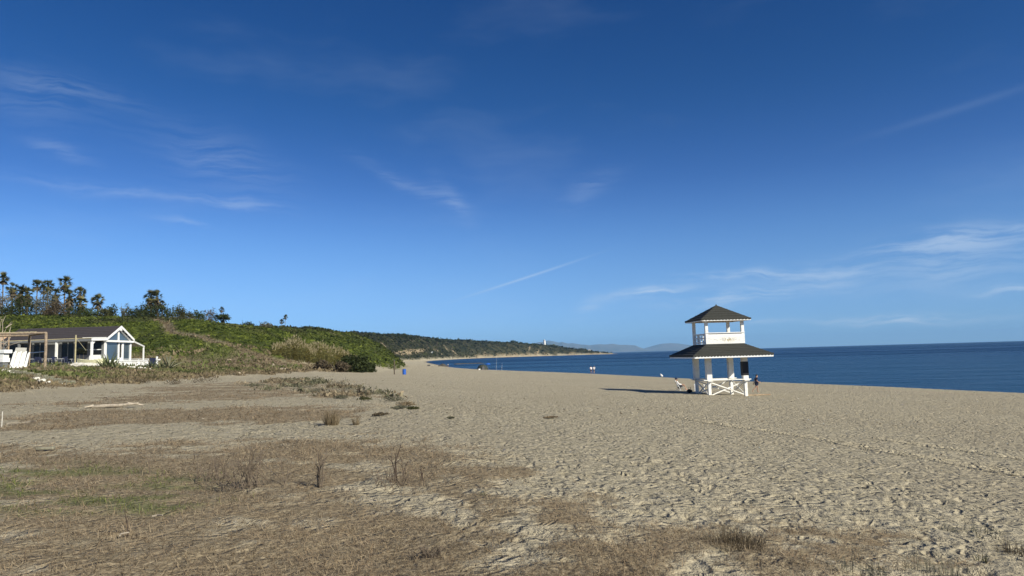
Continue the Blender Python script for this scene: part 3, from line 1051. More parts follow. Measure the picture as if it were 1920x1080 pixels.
POSES = {
    'walk': dict(pelvis=(0, 0, .93), waist=(.0, 0, 1.10), chest=(.02, 0, 1.32), neck=(.03, 0, 1.47), head=(.06, 0, 1.60), top=(.05, 0, 1.69),
                 hipL=(0, .09, .90), kneeL=(.10, .10, .50), ankL=(.10, .10, .09), toeL=(.27, .11, .04),
                 hipR=(0, -.09, .90), kneeR=(-.12, -.09, .52), ankR=(-.44, -.09, .22), toeR=(-.36, -.09, .05),
                 shL=(.01, .19, 1.40), elL=(-.14, .25, 1.14), wrL=(-.20, .26, .90), shR=(.01, -.19, 1.40), elR=(-.02, -.25, 1.12), wrR=(.20, -.20, 1.02)),
    'stand': dict(pelvis=(0, 0, .93), waist=(.0, 0, 1.10), chest=(.0, 0, 1.32), neck=(.0, 0, 1.47), head=(.02, 0, 1.60), top=(.02, 0, 1.69),
                  hipL=(0, .09, .90), kneeL=(.05, .10, .50), ankL=(.02, .11, .09), toeL=(.18, .12, .04),
                  hipR=(0, -.09, .90), kneeR=(-.03, -.10, .50), ankR=(-.12, -.11, .09), toeR=(.04, -.12, .04),
                  shL=(0, .19, 1.40), elL=(-.03, .26, 1.13), wrL=(.06, .27, .90), shR=(0, -.19, 1.40), elR=(.02, -.26, 1.13), wrR=(.10, -.26, .90)),
    'sit': dict(pelvis=(-.02, 0, .40), waist=(-.10, 0, .56), chest=(-.20, 0, .76), neck=(-.25, 0, .93), head=(-.24, 0, 1.07), top=(-.25, 0, 1.16),
                hipL=(0, .09, .38), kneeL=(.44, .13, .56), ankL=(.66, .12, .12), toeL=(.82, .13, .06),
                hipR=(0, -.09, .38), kneeR=(.42, -.11, .58), ankR=(.58, -.11, .14), toeR=(.75, -.12, .06),
                shL=(-.21, .19, .85), elL=(-.02, .27, .62), wrL=(.24, .22, .60), shR=(-.21, -.19, .85), elR=(-.04, -.27, .60), wrR=(.22, -.22, .60)),
}


def person(label, loc, rz, pose, shirt, shorts, scale=1.0, hair=M_HAIR, cap=None, group=None, long_sleeve=False):
    t = thing("person", label, "person", loc, rz, group)
    t.scale = (scale,) * 3
    P = POSES[pose]
    names = list(P)
    rad = dict(pelvis=.125, waist=.105, chest=.13, neck=.05, head=.098, top=.06, hipL=.09, kneeL=.055, ankL=.036, toeL=.03, hipR=.09, kneeR=.055, ankR=.036, toeR=.03,
               shL=.058, elL=.038, wrL=.026, shR=.058, elR=.038, wrR=.026)
    E_ = [('pelvis', 'waist'), ('waist', 'chest'), ('chest', 'neck'), ('neck', 'head'), ('head', 'top'), ('pelvis', 'hipL'), ('hipL', 'kneeL'), ('kneeL', 'ankL'), ('ankL', 'toeL'),
          ('pelvis', 'hipR'), ('hipR', 'kneeR'), ('kneeR', 'ankR'), ('ankR', 'toeR'), ('chest', 'shL'), ('shL', 'elL'), ('elL', 'wrL'), ('chest', 'shR'), ('shR', 'elR'), ('elR', 'wrR')]
    verts = [P[n] for n in names]
    rr = [rad[n] for n in names]
    idx = {n: i for i, n in enumerate(names)}
    edges = [(idx[a], idx[b]) for a, b in E_]
    for sd_ in 'LR':                       # palm and five fingers
        w, e = Vector(P['wr' + sd_]), Vector(P['el' + sd_])
        d = (w - e).normalized()
        side = Vector((0, 1, 0)).cross(d).normalized()
        pi = len(verts)
        verts.append(tuple(w + d * .07))
        rr.append(.03)
        edges.append((idx['wr' + sd_], pi))
        for k in range(4):
            off = side * (k - 1.5) * .021
            q = len(verts)
            ln = (.075, .085, .08, .062)[k]
            curl = Vector((0, -1 if sd_ == 'L' else 1, 0))
            verts += [tuple(w + d * .10 + off), tuple(w + d * (.10 + ln * .55) + off + curl * .012), tuple(w + d * (.10 + ln * .85) + off + curl * .035)]
            rr += [.010, .009, .008]
            edges += [(pi, q), (q, q + 1), (q + 1, q + 2)]
        q = len(verts)
        verts += [tuple(w + d * .045 + side * .04), tuple(w + d * .085 + side * .06)]
        rr += [.011, .009]
        edges += [(pi, q), (q, q + 1)]
    hd = Vector(P['head'])
    q = len(verts)
    verts.append(tuple(hd + Vector((.112, 0, -.01))))      # nose
    rr.append(.016)
    edges.append((idx['head'], q))
    skin_obj("body", verts, edges, rr, M_SKIN, t)
    # shirt
    nm = ['pelvis', 'waist', 'chest', 'shL', 'elL', 'shR', 'elR'] + (['wrL', 'wrR'] if long_sleeve else [])
    sv = [Vector(P[n]) for n in nm]
    sv[0] = sv[0] * 0.6 + sv[1] * 0.4
    if not long_sleeve:
        sv[4] = sv[3] * .3 + sv[4] * .7
        sv[6] = sv[5] * .3 + sv[6] * .7
    sr = [.15, .135, .155, .078, .062, .078, .062] + ([.045, .045] if long_sleeve else [])
    se = [(0, 1), (1, 2), (2, 3), (3, 4), (2, 5), (5, 6)] + ([(4, 7), (6, 8)] if long_sleeve else [])
    skin_obj("shirt", [tuple(v) for v in sv], se, sr, shirt, t, root=1)
    hv = ['pelvis', 'hipL', 'kneeL', 'hipR', 'kneeR']
    hp = [Vector(P[n]) for n in hv]
    hp[2] = hp[1] * .3 + hp[2] * .7
    hp[4] = hp[3] * .3 + hp[4] * .7
    skin_obj("shorts", [tuple(v) for v in hp], [(0, 1), (1, 2), (0, 3), (3, 4)], [.15, .11, .088, .11, .088], shorts, t)
    hb = MB()
    vs, fs = blob((.112, .098, .085), 3, 2, 0.04)
    hb.add([(v[0] + hd.x - .02, v[1] + hd.y, v[2] + hd.z + .045) for v in vs], fs)
    hb.build("hair", hair, t, smooth=True)
    for sy in (-1, 1):
        ey = MB()
        vs, fs = blob((.012, .016, .010), 3, 1, 0.0)
        ey.add([(v[0] + hd.x + .092, v[1] + hd.y + sy * .035, v[2] + hd.z + .02) for v in vs], fs)
        ey.build("eye", M_HAIR, t)
        er = MB()
        vs, fs = blob((.022, .012, .032), 3, 1, 0.0)
        er.add([(v[0] + hd.x - .005, v[1] + hd.y + sy * .102, v[2] + hd.z) for v in vs], fs)
        er.build("ear", M_SKIN, t)
    if cap:
        cb = MB().lathe([(.125, .0), (.125, .05), (.105, .095), (.05, .125), (.005, .13)], 14, (hd.x - .015, hd.y, hd.z + .035))
        cb.box(hd.x + .08, hd.x + .20, hd.y - .08, hd.y + .08, hd.z + .04, hd.z + .055)
        cb.build("cap", cap, t, smooth=True)
    return t


p = ground(1419.5, 736.5)
person("person in navy top walking right past the lookout tower", p, R(-4), 'walk', M_NAVY, M_NAVY, 0.96)
seat_p = ground(1274, 732.5)
person("seated person in white shirt and blue cap left of the tower", seat_p + Vector((0, 0, -.02)), R(-6), 'sit', M_SHIRTW, M_GREYCL, 1.03, cap=M_NAVY, long_sleeve=True)


def beach_chair(loc, rz):
    t = thing("beach_chair", "low navy folding beach chair under the seated person", "beach chair", loc, rz)
    for sy in (-1, 1):
        y = sy * .29
        MB().tube([(-.42, y, 1.0), (-.02, y, .30), (.10, y, .02)], .017, 6).build("side_frame", M_METAL, t)
        MB().tube([(-.28, y, .02), (.10, y, .32), (.40, y, .36)], .017, 6).build("side_frame", M_METAL, t)
        MB().box(-.26, .28, y - .035, y + .035, .545, .575).build("armrest", M_METAL, t)
    for x, z in ((-.28, .02), (.10, .02)):
        MB().tube([(x, -.3, z), (x, .3, z)], .017, 6).build("floor_bar", M_METAL, t)
    MB().beam((-.41, 0, .98), (-.05, 0, .32), .56, .02, (1, 0, 0.5)).build("backrest", M_NAVY, t)
    MB().beam((-.05, 0, .305), (.40, 0, .345), .56, .02).build("seat", M_NAVY, t)


beach_chair(seat_p, R(-6))


def backpack(loc):
    t = thing("beach_bag", "black beach bag set against the back left tower post", "bag", loc, R(15))
    vs, fs = blob((.24, .15, .17), 8, 2, 0.2)
    MB().add([(v[0], v[1], v[2] + .18) for v in vs], fs).build("sack", M_BLACK, t, smooth=True)
    MB().tube([(-.13, 0, .34), (-.08, 0, .5), (.08, 0, .5), (.13, 0, .34)], .02, 6).build("handle", M_BLACK, t)


bp = Vector((15.2, 61.0, 0))
bp.z = land1(bp.x, bp.y)
backpack(bp)

cpl = ground(1108.5, 700.8)
person("left one of two people in white tops walking at the waterline", cpl, R(100), 'walk', M_SHIRTW, M_NAVY, 1.0)
person("right one of two people in white tops walking at the waterline", cpl + Vector((.75, .5, 0)), R(80), 'walk', M_SHIRTW, M_GREYCL, 0.97, hair=M_TIMBER)


def gull(loc):
    t = thing("gull", "white bird standing alone at the water's edge", "bird", loc, R(-150))
    t.scale = (1.25,) * 3
    vs, fs = blob((.22, .11, .13), 5, 2, 0.05)
    rot = Matrix.Rotation(R(-38), 3, 'Y')
    b = MB().add([tuple(rot @ Vector(v) + Vector((0, 0, .34))) for v in vs], fs)
    vs, fs = blob((.065, .06, .06), 5, 2, 0.02)
    b.add([(v[0] + .17, v[1], v[2] + .53) for v in vs], fs)
    b.tube([(.11, 0, .43), (.17, 0, .52)], [.075, .05], 8)
    b.build("body", M_SHIRTW, t, smooth=True)
    MB().add([(-.16, -.05, .22), (-.16, .05, .22), (-.36, .0, .10), (-.15, 0, .26)], [(0, 1, 2), (0, 2, 3), (1, 3, 2), (0, 3, 1)]).build("tail", M_GREYCL, t)
    MB().tube([(.225, 0, .53), (.30, 0, .515)], [.018, .006], 6).build("beak", M_BAMBOO, t)
    for sy in (-1, 1):
        MB().tube([(.0, sy * .04, .24), (.01, sy * .04, .0)], .01, 5).build("leg", M_BAMBOO, t)


gull(ground(1241, 709))

# timber lying on the sand beside the tower, short white pegs
pl = ground(1418, 741.5)
o = MB().beam((-1.3, 0, .04), (1.25, .12, .05), .22, .09).build("plank", M_TIMBER, None, bevel=.01, loc=pl, rz=R(2))
tag(o, "pale timber plank lying on the sand right of the tower", "plank")
for (u, v, lab) in ((1303, 733, "short white peg in the sand by the back left tower post"), (1320.5, 734, "short white peg in the sand under the tower")):
    g_ = ground(u, v)
    o = MB().lathe([(.05, -.1), (.05, .62), (.03, .68)], 8).build("peg", M_WHITE2, None, loc=g_)
    tag(o, lab, "peg")


# ------------------------------------------------------------------ middle distance on the beach
def drum(loc):
    t = thing("litter_bin", "blue plastic drum litter bin standing on the sand", "bin", loc)
    prof = [(.30, .0), (.31, .03), (.31, .30), (.325, .33), (.31, .36), (.31, .62), (.325, .65), (.31, .68), (.31, .92), (.325, .95), (.29, .95), (.28, .30)]
    MB().lathe(prof, 20).build("drum", M_BLUE, t, smooth=False)
    MB().lathe([(.27, .86), (.285, .90), (.20, .93)], 16).build("liner", M_BLACK, t)


drum(ground(758, 702.3))
pp = ground(739.5, 702)
t = thing("wooden_post", "tall weathered wooden post standing near the blue bin", "post", pp)
MB().tube([(0, 0, -.4), (.02, 0, 1.2), (.0, 0, 2.35)], [.12, .105, .09], 10).build("pole", M_BARK, t)
MB().lathe([(.10, 2.34), (.12, 2.37), (.12, 2.43), (.05, 2.46)], 10).build("cap", M_GREYCL, t)


def far_tent(loc):
    t = thing("shelter_tent", "dark dome shelter pitched at the waterline", "tent", loc, R(10))
    d = MB()
    n, k = 14, 6
    vs, fs = [], []
    for i in range(k + 1):
        f_ = i / k
        z = 1.75 * math.sin(f_ * math.pi / 2)
        r_ = 1.5 * math.cos(f_ * math.pi / 2) ** .8 + .02
        for j in range(n):
            th = 2 * math.pi * j / n
            vs.append((r_ * 1.2 * math.cos(th) * (1 + .08 * math.sin(3 * th)), r_ * math.sin(th), z))
    for i in range(k):
        for j in range(n):
            fs.append((i * n + j, i * n + (j + 1) % n, (i + 1) * n + (j + 1) % n, (i + 1) * n + j))
    d.add(vs, fs).build("canopy", M_TENT, t, smooth=True)
    MB().prism([(-.5, 0), (.5, 0), (.35, .9), (0, 1.2), (-.35, .9)], 'y', -1.62, -1.35).build("door_flap", M_GREYCL, t)
    for s in (-1, 1):
        MB().tube([(s * 2.3, -.2, 0), (s * 1.2, 0, 1.0)], .02, 5).build("guy_rope", M_POLE, t)


far_tent(ground(905, 693.2))
ub = ground(911, 693.3)
t = thing("beach_umbrella", "small blue beach umbrella beside the dark shelter", "umbrella", ub + Vector((.6, 1.2, 0)))
MB().tube([(0, 0, 0), (.1, 0, 2.2)], .025, 6).build("pole", M_METAL, t)
MB().lathe([(.95, 1.75), (.8, 1.95), (.4, 2.15), (.03, 2.24)], 12, (.1, 0, 0)).build("canopy", M_BLUE, t)
for u, lab in ((930.5, "left fishing rod standing upright at the waterline"), (941, "right fishing rod standing upright at the waterline")):
    q = ground(u, 694.6)
    t = thing("fishing_rod", lab, "fishing rod", q)
    MB().tube([(0, 0, 0), (.05, 0, 1.4), (.25, 0, 4.0 if u < 935 else 2.4)], [.03, .022, .010], 6).build("rod", M_WHITE2, t)
    MB().tube([(.02, 0, -.2), (.02, 0, .8)], .035, 6).build("holder", M_METAL, t)
o = MB().box(-.3, .3, -.2, .2, 0, .42).build("cool_box", M_WHITE2, None, bevel=.05, loc=ground(899, 693.8))
tag(o, "white cool box beside the dark shelter", "cool box")


def rock(u, v, rad, lab, seed, mat=M_ROCK, zoff=0.0, group=None, name="rock"):
    q = ground(u, v)
    vs, fs = blob(rad, seed, 2, 0.35)
    o = MB().add(vs, fs).build(name, mat, None, loc=q + Vector((0, 0, zoff)))
    return tag(o, lab, "rock" if name == "rock" else name.replace('_', ' '), group)


rock(829, 687, (2.2, 1.6, 1.1), "larger dark rock in the far heap at the waterline", 21)
rock(834.5, 687.3, (1.6, 1.3, .85), "smaller dark rock in the far heap beside the distant person", 22)
rock(804, 686.3, (1.1, .9, .7), "lone low dark rock left of the far heap", 23)
person("distant person in pale top standing by the dark rock heap", ground(840, 688.6), R(60), 'stand', M_SHIRTW, M_NAVY, 1.0)
for k, (u, v, rx, lab) in enumerate(((858, 683.2, 3.0, "leftmost"), (871, 682.6, 4.0, "second from left"), (884, 682.2, 5.0, "third from left"), (896, 681.8, 3.6, "rightmost"))):
    q = sea_point(u, v)
    vs, fs = blob((rx, 1.4, .55), 30 + k, 2, 0.3)
    o = MB().add(vs, fs).build("rock", M_ROCK, None, loc=(q[0], q[1], .05))
    tag(o, f"low dark reef rock awash offshore, {lab} of the row", "rock", "reef rocks awash offshore")


# ------------------------------------------------------------------ headland buildings
def watch_tower():
    q = at(1021, 652, 2230)
    z0 = land1(q.x, 2230)
    top = at(1021, 636.5, 2230).z
    H = top - z0
    t = thing("white_lighthouse", "white lighthouse tower on the far headland", "lighthouse", (q.x, 2230, z0))
    MB().lathe([(4.6, -3), (4.4, 0), (3.6, H * .82), (4.4, H * .83), (4.4, H * .86)], 14).build("tower_shaft", M_WHITE2, t)
    MB().lathe([(2.2, H * .86), (2.2, H * .95)], 10).build("lantern", M_GLASSD, t)
    MB().lathe([(2.6, H * .95), (1.2, H * .99), (.1, H)], 10).build("lantern_roof", M_WHITE2, t)
    for k in range(3):
        MB().box(-.6, .6, -4.6, -3.9, H * (.2 + .2 * k), H * (.2 + .2 * k) + 2).build("window", M_GLASSD, t)


watch_tower()


def small_house(u, v, w, d, h, lab, roofmat, wall=M_WHITE2, ymax=4000):
    q = ground(u, v, ymax)
    z1 = h
    t = thing("white_house", lab, "house", q + Vector((0, 0, -.6)), R(20))
    MB().box(-w / 2, w / 2, -d / 2, d / 2, 0, z1).build("wall", wall, t)
    MB().prism([(-d / 2 - .4, z1), (d / 2 + .4, z1), (0, z1 + h * .35)], 'x', -w / 2 - .4, w / 2 + .4).build("roof", roofmat, t)
    for k in (-1, 1):
        MB().box(k * w * .25 - .08 * w, k * w * .25 + .08 * w, -d / 2 - .12, -d / 2 + .1, z1 * .4, z1 * .75).build("window", M_GLASSD, t)


small_house(1104.5, 658.2, 8, 6, 3.4, "small white house low on the tip of the headland", M_STONE)
small_house(808, 662, 6, 4, 2.6, "small white hut beside the pale dune slope on the far hill", M_WHITE2)
small_house(765, 674.6, 1.6, 1.6, 1.7, "tiny white beach hut at the end of the near hill", M_GREYWALL)


# ------------------------------------------------------------------ beach restaurant
def build_house():
    yc, W = 95.0, 6.2
    xg = at(228, 612, yc).x - 0.4                     # glazed gable plane; roof overhangs 0.9 m
    xl = at(42, 615, yc).x
    y0, y1 = yc - W / 2, yc + W / 2
    zf, zb, za = 5.95, 8.68, 10.32
    t = thing("beach_restaurant", "white beach restaurant with glazed gable and long dark roof", "restaurant", (xg, yc, 0))
    X0 = xl - xg                                       # left end, local
    h = W / 2
    zt = land1(xg, yc) - .5
    MB().box(X0, .25, -h - .1, h, zt, zf).build("plinth", M_WHITE, t)
    MB().box(X0 - .02, X0 + .2, -h, h, zf, zb).build("end_wall", M_GREYWALL, t)
    MB().box(X0 + .2, -.1, h - .2, h, zf, zb).build("back_wall", M_GREYWALL, t)
    MB().prism([(-h, zb), (h, zb), (0, za - .2)], 'x', X0, X0 + .2).build("end_gable", M_GREYWALL, t)
    # roof: two slopes and white bargeboards
    ov, th = .22, .14
    sl = (za - zb) / h
    for s in (-1, 1):
        ye = s * (h + ov)
        ze = zb - ov * sl + .25
        p = [(ye, ze), (0, za + .25 - .0), (0, za + .25 + th), (ye, ze + th)]
        r_ = MB().prism(p, 'x', X0 - .4, .36).build("roof_slope", M_ROOF2, t)
        for k in range(1, 7):
            f_ = k / 7
            MB().beam((X0 - .38, ye * (1 - f_), ze + (za + .25 - ze) * f_ + th + .012), (.34, ye * (1 - f_), ze + (za + .25 - ze) * f_ + th + .012), .06, .02).build("roof_seam", M_ROOF2, r_)
        MB().prism([(ye, ze - .14), (0, za + .09), (0, za + .25 + th + .03), (ye, ze + th + .03)], 'x', .364, .44).build("bargeboard", M_WHITE2, t)
        for k in range(4):                             # purlins showing under the open gable
            f_ = .15 + k * .24
            MB().beam((.02, ye * (1 - f_), ze + (za + .25 - ze) * f_ - .06), (.36, ye * (1 - f_), ze + (za + .25 - ze) * f_ - .06), .09, .10).build("purlin", M_WHITE, t)
    MB().box(-.14, .40, -h - .1, h + .1, zb - .2, zb + .05).build("gable_beam", M_WHITE2, t)
    MB().box(.30, .36, -.28, .28, za - .25, za + .05).build("apex_board", M_WHITE2, t)
    # gable glazing
    fr = [(-h + .12, .26), (.06, .2), (1.0, .34), (h - .12, .26)]
    for y, w in fr:
        MB().box(-.12, .12, y - w / 2, y + w / 2, zf, zb - .2).build("gable_post", M_WHITE2, t, bevel=.01)
    for a, b, nm in ((-h + .25, -.04, "window"), (1.17, h - .25, "window")):
        w = MB().box(-.05, -.02, a, b, zf + .12, zb - .2).build(nm, M_GLASS, t)
        MB().box(-.06, .04, a, b, zf, zf + .12).build("window_sill", M_WHITE2, w)
    d = MB().box(-.06, -.02, .16, .83, zf + .02, zb - .3).build("door", M_GLASSD, t)
    MB().box(-.03, .05, .16, .83, zb - .3, zb - .2).build("door_head", M_WHITE2, d)
    MB().box(-.03, .05, .16, .83, zf, zf + .45).build("door_panel", M_WHITE2, d)
    for s, nm in ((-1, 0), (1, 1)):
        poly = [(s * .1, zb + .1), (s * (h - .35), zb + .1), (s * .1, za - .25)]
        MB().prism(poly, 'x', -.06, -.02).build("gable_window", M_GLASS, t)
    MB().box(-.1, .1, -.1, .1, zb + .05, za + .1).build("king_post", M_WHITE2, t)
    for s in (-1, 1):
        MB().beam((.0, s * (h - .1), zb + .08), (.0, s * .02, za + .02), .16, .18, (1, 0, 0)).build("raking_frame", M_WHITE2, t)
    # front wall under the veranda, bay by bay
    nb = 7
    bw = (-.3 - X0) / nb
    for k in range(nb):
        a, b = X0 + k * bw, X0 + (k + 1) * bw
        MB().box(b - .13, b + .13, -h - .02, -h + .18, zf, zb - .1).build("wall_post", M_GREYWALL, t)  # grey on the right-hand posts is veranda shade put into the colour
        if k in (0, 1):
            w = MB().box(a + .13, b - .13, -h + .05, -h + .08, zf + .9, zb - .1).build("window", M_GLASSD, t)
            MB().box(a + .13, b - .13, -h + .0, -h + .12, zf, zf + .9).build("window_apron", M_DARKIN, w)  # near-black colour stands in for the dark interior below the panes
        elif k in (2, 4):
            w = MB().box(a + .13, b - .13, -h + .05, -h + .08, zf + .15, zb - .1).build("glass_door", M_GLASSD, t)
            MB().box((a + b) / 2 - .05, (a + b) / 2 + .05, -h + .02, -h + .11, zf + .15, zb - .1).build("mullion", M_GREYWALL, w)
            MB().box(a + .13, b - .13, -h + .02, -h + .12, zf, zf + .15).build("threshold", M_GREYWALL, w)
        elif k == 3:
            MB().box(a + .13, b - .13, -h + .02, -h + .12, zf, zb - .1).build("grey_panel", M_GREYWALL, t)
        else:
            w = MB().box(a + .13, b - .13, -h + .05, -h + .08, zf + .85, zb - .1).build("window", M_GLASSD, t)
            MB().box(a + .13, b - .13, -h - .03, -h + .12, zf, zf + .85).build("white_apron", M_WHITE2 if k == 6 else M_GREYWALL, w)  # the grey apron has the veranda shade put into its colour
            MB().box(a + .13, b - .13, -h - .0, -h + .11, zf + 1.5, zf + 1.6).build("transom", M_WHITE2, w)
    MB().box(X0, -.1, -h - .01, -h + .2, zb - .098, zb + .16).build("wall_plate", M_GREYWALL, t)
    # veranda roof with fascia and posts
    vy = -h - 3.2
    zo, zb = zb, zb + .12
    MB().prism([(-h - .6, zb + .02), (vy, zb - .16), (vy, zb - .06), (-h - .6, zb + .12)], 'x', X0 - .4, .2).build("veranda_roof", M_GREYWALL, t)
    MB().box(X0 - .4, .3, vy - .06, vy - .002, zb - .24, zb - .0).build("veranda_fascia", M_GREYWALL, t)
    MB().prism([(-h - .02, zb - .12), (vy - .1, zb - .22), (vy - .1, zb + .1), (-h - .02, zb + .16)], 'x', .202, .36).build("veranda_end", M_WHITE2, t)
    MB().prism([(-h - .3, zb + .2), (vy + .6, zb + .12), (vy - .15, zb + .12), (vy - .15, zb + .2), (-h - .3, zb + .3)], 'x', -.9, .40).build("veranda_cap", M_WHITE2, t)
    zd = 5.72
    for x, m_ in ((.12, M_WHITE2), (-4.4, M_WHITE), (-9.2, M_GREYWALL), (X0 + .1, M_GREYWALL)):
        po = MB().box(x - .12, x + .12, vy + .05, vy + .29, zd, zb - .24).build("veranda_post", m_, t, bevel=.01)
        if x > 0:
            MB().beam((x, vy + .2, zb - .75), (x, vy + .75, zb - .3), .1, .1).build("bracket", M_WHITE2, po)
    MB().box(X0 - .4, .3, vy - .3, -h - .12, zt, zd).build("veranda_floor", M_STONE, t)
    # low white parapet at the veranda's right end
    zb = zo
    MB().box(.12, .32, vy + .35, -h - .15, zd, zd + .6).build("parapet", M_WHITE2, t)
    # lean-to porch behind
    MB().beam((.3, h + .1, zb - .05), (.3, h + 3.0, zb - .75), .16, .12).build("lean_to_rafter", M_WHITE2, t)
    MB().beam((-2.5, h + .1, zb - .05), (-2.5, h + 3.0, zb - .75), .16, .12).build("lean_to_rafter", M_WHITE2, t)
    MB().prism([(h + .1, zb + .02), (h + 3.05, zb - .69), (h + 3.05, zb - .64), (h + .1, zb + .07)], 'x', -2.7, .42).build("lean_to_roof", M_WHITE, t)
    MB().box(.2, .36, h + 2.85, h + 3.0, zt, zb - .78).build("lean_to_post", M_WHITE2, t)
    return t, xg, yc, vy, zd, zf


HOUSE, HX, HY, VY, ZD, ZF = build_house()


def picket_fence():
    x, ya, yb = HX + 2.2, 91.3, 98.6
    t = thing("picket_fence", "white picket fence before the glazed gable", "fence", (x, 0, 0))
    n = 22
    for k in range(n):
        y = ya + (yb - ya) * k / (n - 1)
        z = land1(x, y)
        post = k % 7 == 0
        MB().box(-.06 if post else -.03, .06 if post else .03, y - (.09 if post else .085), y + (.09 if post else .085), z - .2, 6.12 if post else 6.0).build("post" if post else "picket", M_WHITE2, t)
    zz = land1(x, (ya + yb) / 2)
    MB().box(.062, .11, ya - .1, yb + .1, 5.9, 6.02).build("rail", M_WHITE2, t)
    MB().box(.062, .11, ya - .1, yb + .1, zz + .25, zz + .40).build("rail", M_WHITE2, t)
    MB().box(-.13, .13, ya - .12, yb + .12, 6.122, 6.18).build("cap_rail", M_WHITE2, t)
    return t


picket_fence()

# whitewashed edging stones below the fence and the terrace
k = 0
STN = [(241, 690.5, .5), (252, 691.3, .55), (263, 691.8, .5), (272, 692.6, .45), (281, 693.5, .4), (142, 686, .7), (150, 686.8, .8), (159, 687.2, .8), (168, 687.6, .9), (176, 688, .8), (202, 693.5, .3), (8, 697, .5), (20, 699, .5)]
STNL = ["first under the picket fence from the left", "second under the picket fence from the left", "third under the picket fence from the left", "fourth, at the right end of the picket fence", "fifth, trailing off right of the picket fence",
        "first in the row edging the terrace", "second in the row edging the terrace", "third in the row edging the terrace", "fourth in the row edging the terrace", "fifth in the row edging the terrace, nearest the agave",
        "alone in the grass below the agave", "at the top of the sleeper steps", "beside the top sleeper step"]
for (u, v, s_), lb in zip(STN, STNL):
    q = ground(u, v)
    vs, fs = blob((s_ * (1.0 if 5 <= k <= 9 else .6), s_ * .5, s_ * .3), 300 + k, 2, .3)
    o = MB().add(vs, fs).build("stone", M_STONE, None, loc=q + Vector((0, 0, s_ * .15)))
    tag(o, f"whitewashed stone, {lb}", "stone", "whitewashed edging stones")
    k += 1


# pergola of weathered poles at the left, with a reed mat on top
def pergola():
    pa, pb = at(84, 690, 68), at(53, 690, 72.5)
    za, zb_ = land1(pa.x, pa.y), land1(pb.x, pb.y)
    ztop = at(84, 624, 68).z
    t = thing("pergola", "weathered pole pergola with reed roof at the far left", "pergola", (pa.x, pa.y, 0))
    A, B = Vector((0, 0, 0)), Vector((pb.x - pa.x, pb.y - pa.y, 0))
    Cc, Dd = Vector((-7.5, -1.0, 0)), Vector((-9.0, 3.6, 0))
    for q, r_ in ((A, .13), (B, .14), (Cc, .13), (Dd, .13)):
        z = land1(pa.x + q.x, pa.y + q.y)
        MB().tube([(q.x, q.y, z - .3), (q.x + .03, q.y, (z + ztop) / 2), (q.x, q.y, ztop)], r_, 10).build("pole", M_POLE, t)
    z = ztop
    for a, b in ((A, B), (Cc, Dd), (A, Cc), (B, Dd)):
        MB().tube([(a.x, a.y, z), (b.x, b.y, z)], .10, 8).build("beam", M_POLE, t)
    MB().tube([(A.x, A.y, z - 1.85), (B.x, B.y, z - 1.85)], .05, 8).build("mid_rail", M_METAL, t)
    for k in range(15):
        f_ = k / 14
        a = B.lerp(Dd, f_)
        b = A.lerp(Cc, f_)
        a2 = a.lerp(b, .12)
        b2 = a.lerp(b, .93)
        if f_ > .12:
            MB().beam((a2.x, a2.y, z + .13), (b2.x, b2.y, z + .13), .60, .05).build("reed_strip", M_BAMBOO, t)
    return t


pergola()


def bamboo_frame():
    a, b = at(25, 636, 80), at(172, 632, 84)
    t = thing("string_frame", "thin bamboo frame across the restaurant terrace", "frame", (a.x, a.y, 0))
    d = b - a
    MB().tube([(-1.5, 0, a.z - .22), tuple((d.x, d.y, b.z - .1))], .038, 6).build("beam", M_BAMBOO, t)
    for u, vb in ((141, 0), (17, 0)):
        f_ = (u - 25) / 147
        q = a.lerp(b, f_)
        zz = land1(q.x, q.y)
        MB().tube([(q.x - a.x, q.y - a.y, zz - .2), (q.x - a.x, q.y - a.y, q.z + .3)], .085, 8).build("pole", M_BAMBOO if u > 50 else M_TIMBER, t)
    q = a.lerp(b, (141 - 25) / 147)
    MB().tube([(q.x - a.x, q.y - a.y, q.z), (q.x - a.x + 1.3, q.y - a.y, q.z - 1.6)], .02, 5).build("guy_wire", M_BAMBOO, t)


bamboo_frame()

# tables and chairs on the terrace
TBL = [(62, 83.5), (88, 84.5), (112, 83.6), (130, 85)]
CHR = [(50, 83, 20), (57, 84.6, 200), (71, 83.2, 100), (80, 84.0, 10), (96, 83.6, 190), (97, 85.4, 150), (104, 83.0, 0), (108, 84.8, 70), (120, 83.0, 180), (122, 84.6, 110), (126, 83.4, 40), (137, 84.6, 200)]


def terrace_z(x, y):
    vy = HY + VY - .3
    return ZD if (y > vy and x > HX - 14.5) else land1(x, y)


def make_table():
    t = thing("terrace_table", "", "table", group="terrace tables")
    MB().box(-.42, .42, -.42, .42, .72, .76).build("tabletop", M_WHITE2, t, bevel=.01)
    for sx in (-1, 1):
        for sy in (-1, 1):
            MB().box(sx * .36 - .03, sx * .36 + .03, sy * .36 - .03, sy * .36 + .03, 0, .72).build("leg", M_METAL, t)
    return t


def make_chair():
    t = thing("terrace_chair", "", "chair", group="terrace chairs")
    MB().box(-.24, .24, -.24, .24, .43, .48).build("seat", M_NAVY, t, bevel=.01)
    MB().beam((-.23, 0, .55), (-.30, 0, .98), .46, .04, (1, 0, 0)).build("backrest", M_NAVY, t)
    for sx in (-1, 1):
        for sy in (-1, 1):
            MB().box(sx * .21 - .025, sx * .21 + .025, sy * .21 - .025, sy * .21 + .025, 0, .43 if sx > 0 else .6).build("leg", M_NAVY, t)
        MB().box(-.22, .2, sx * .235 - .025, sx * .235 + .025, .65, .69).build("armrest", M_NAVY, t)
    return t


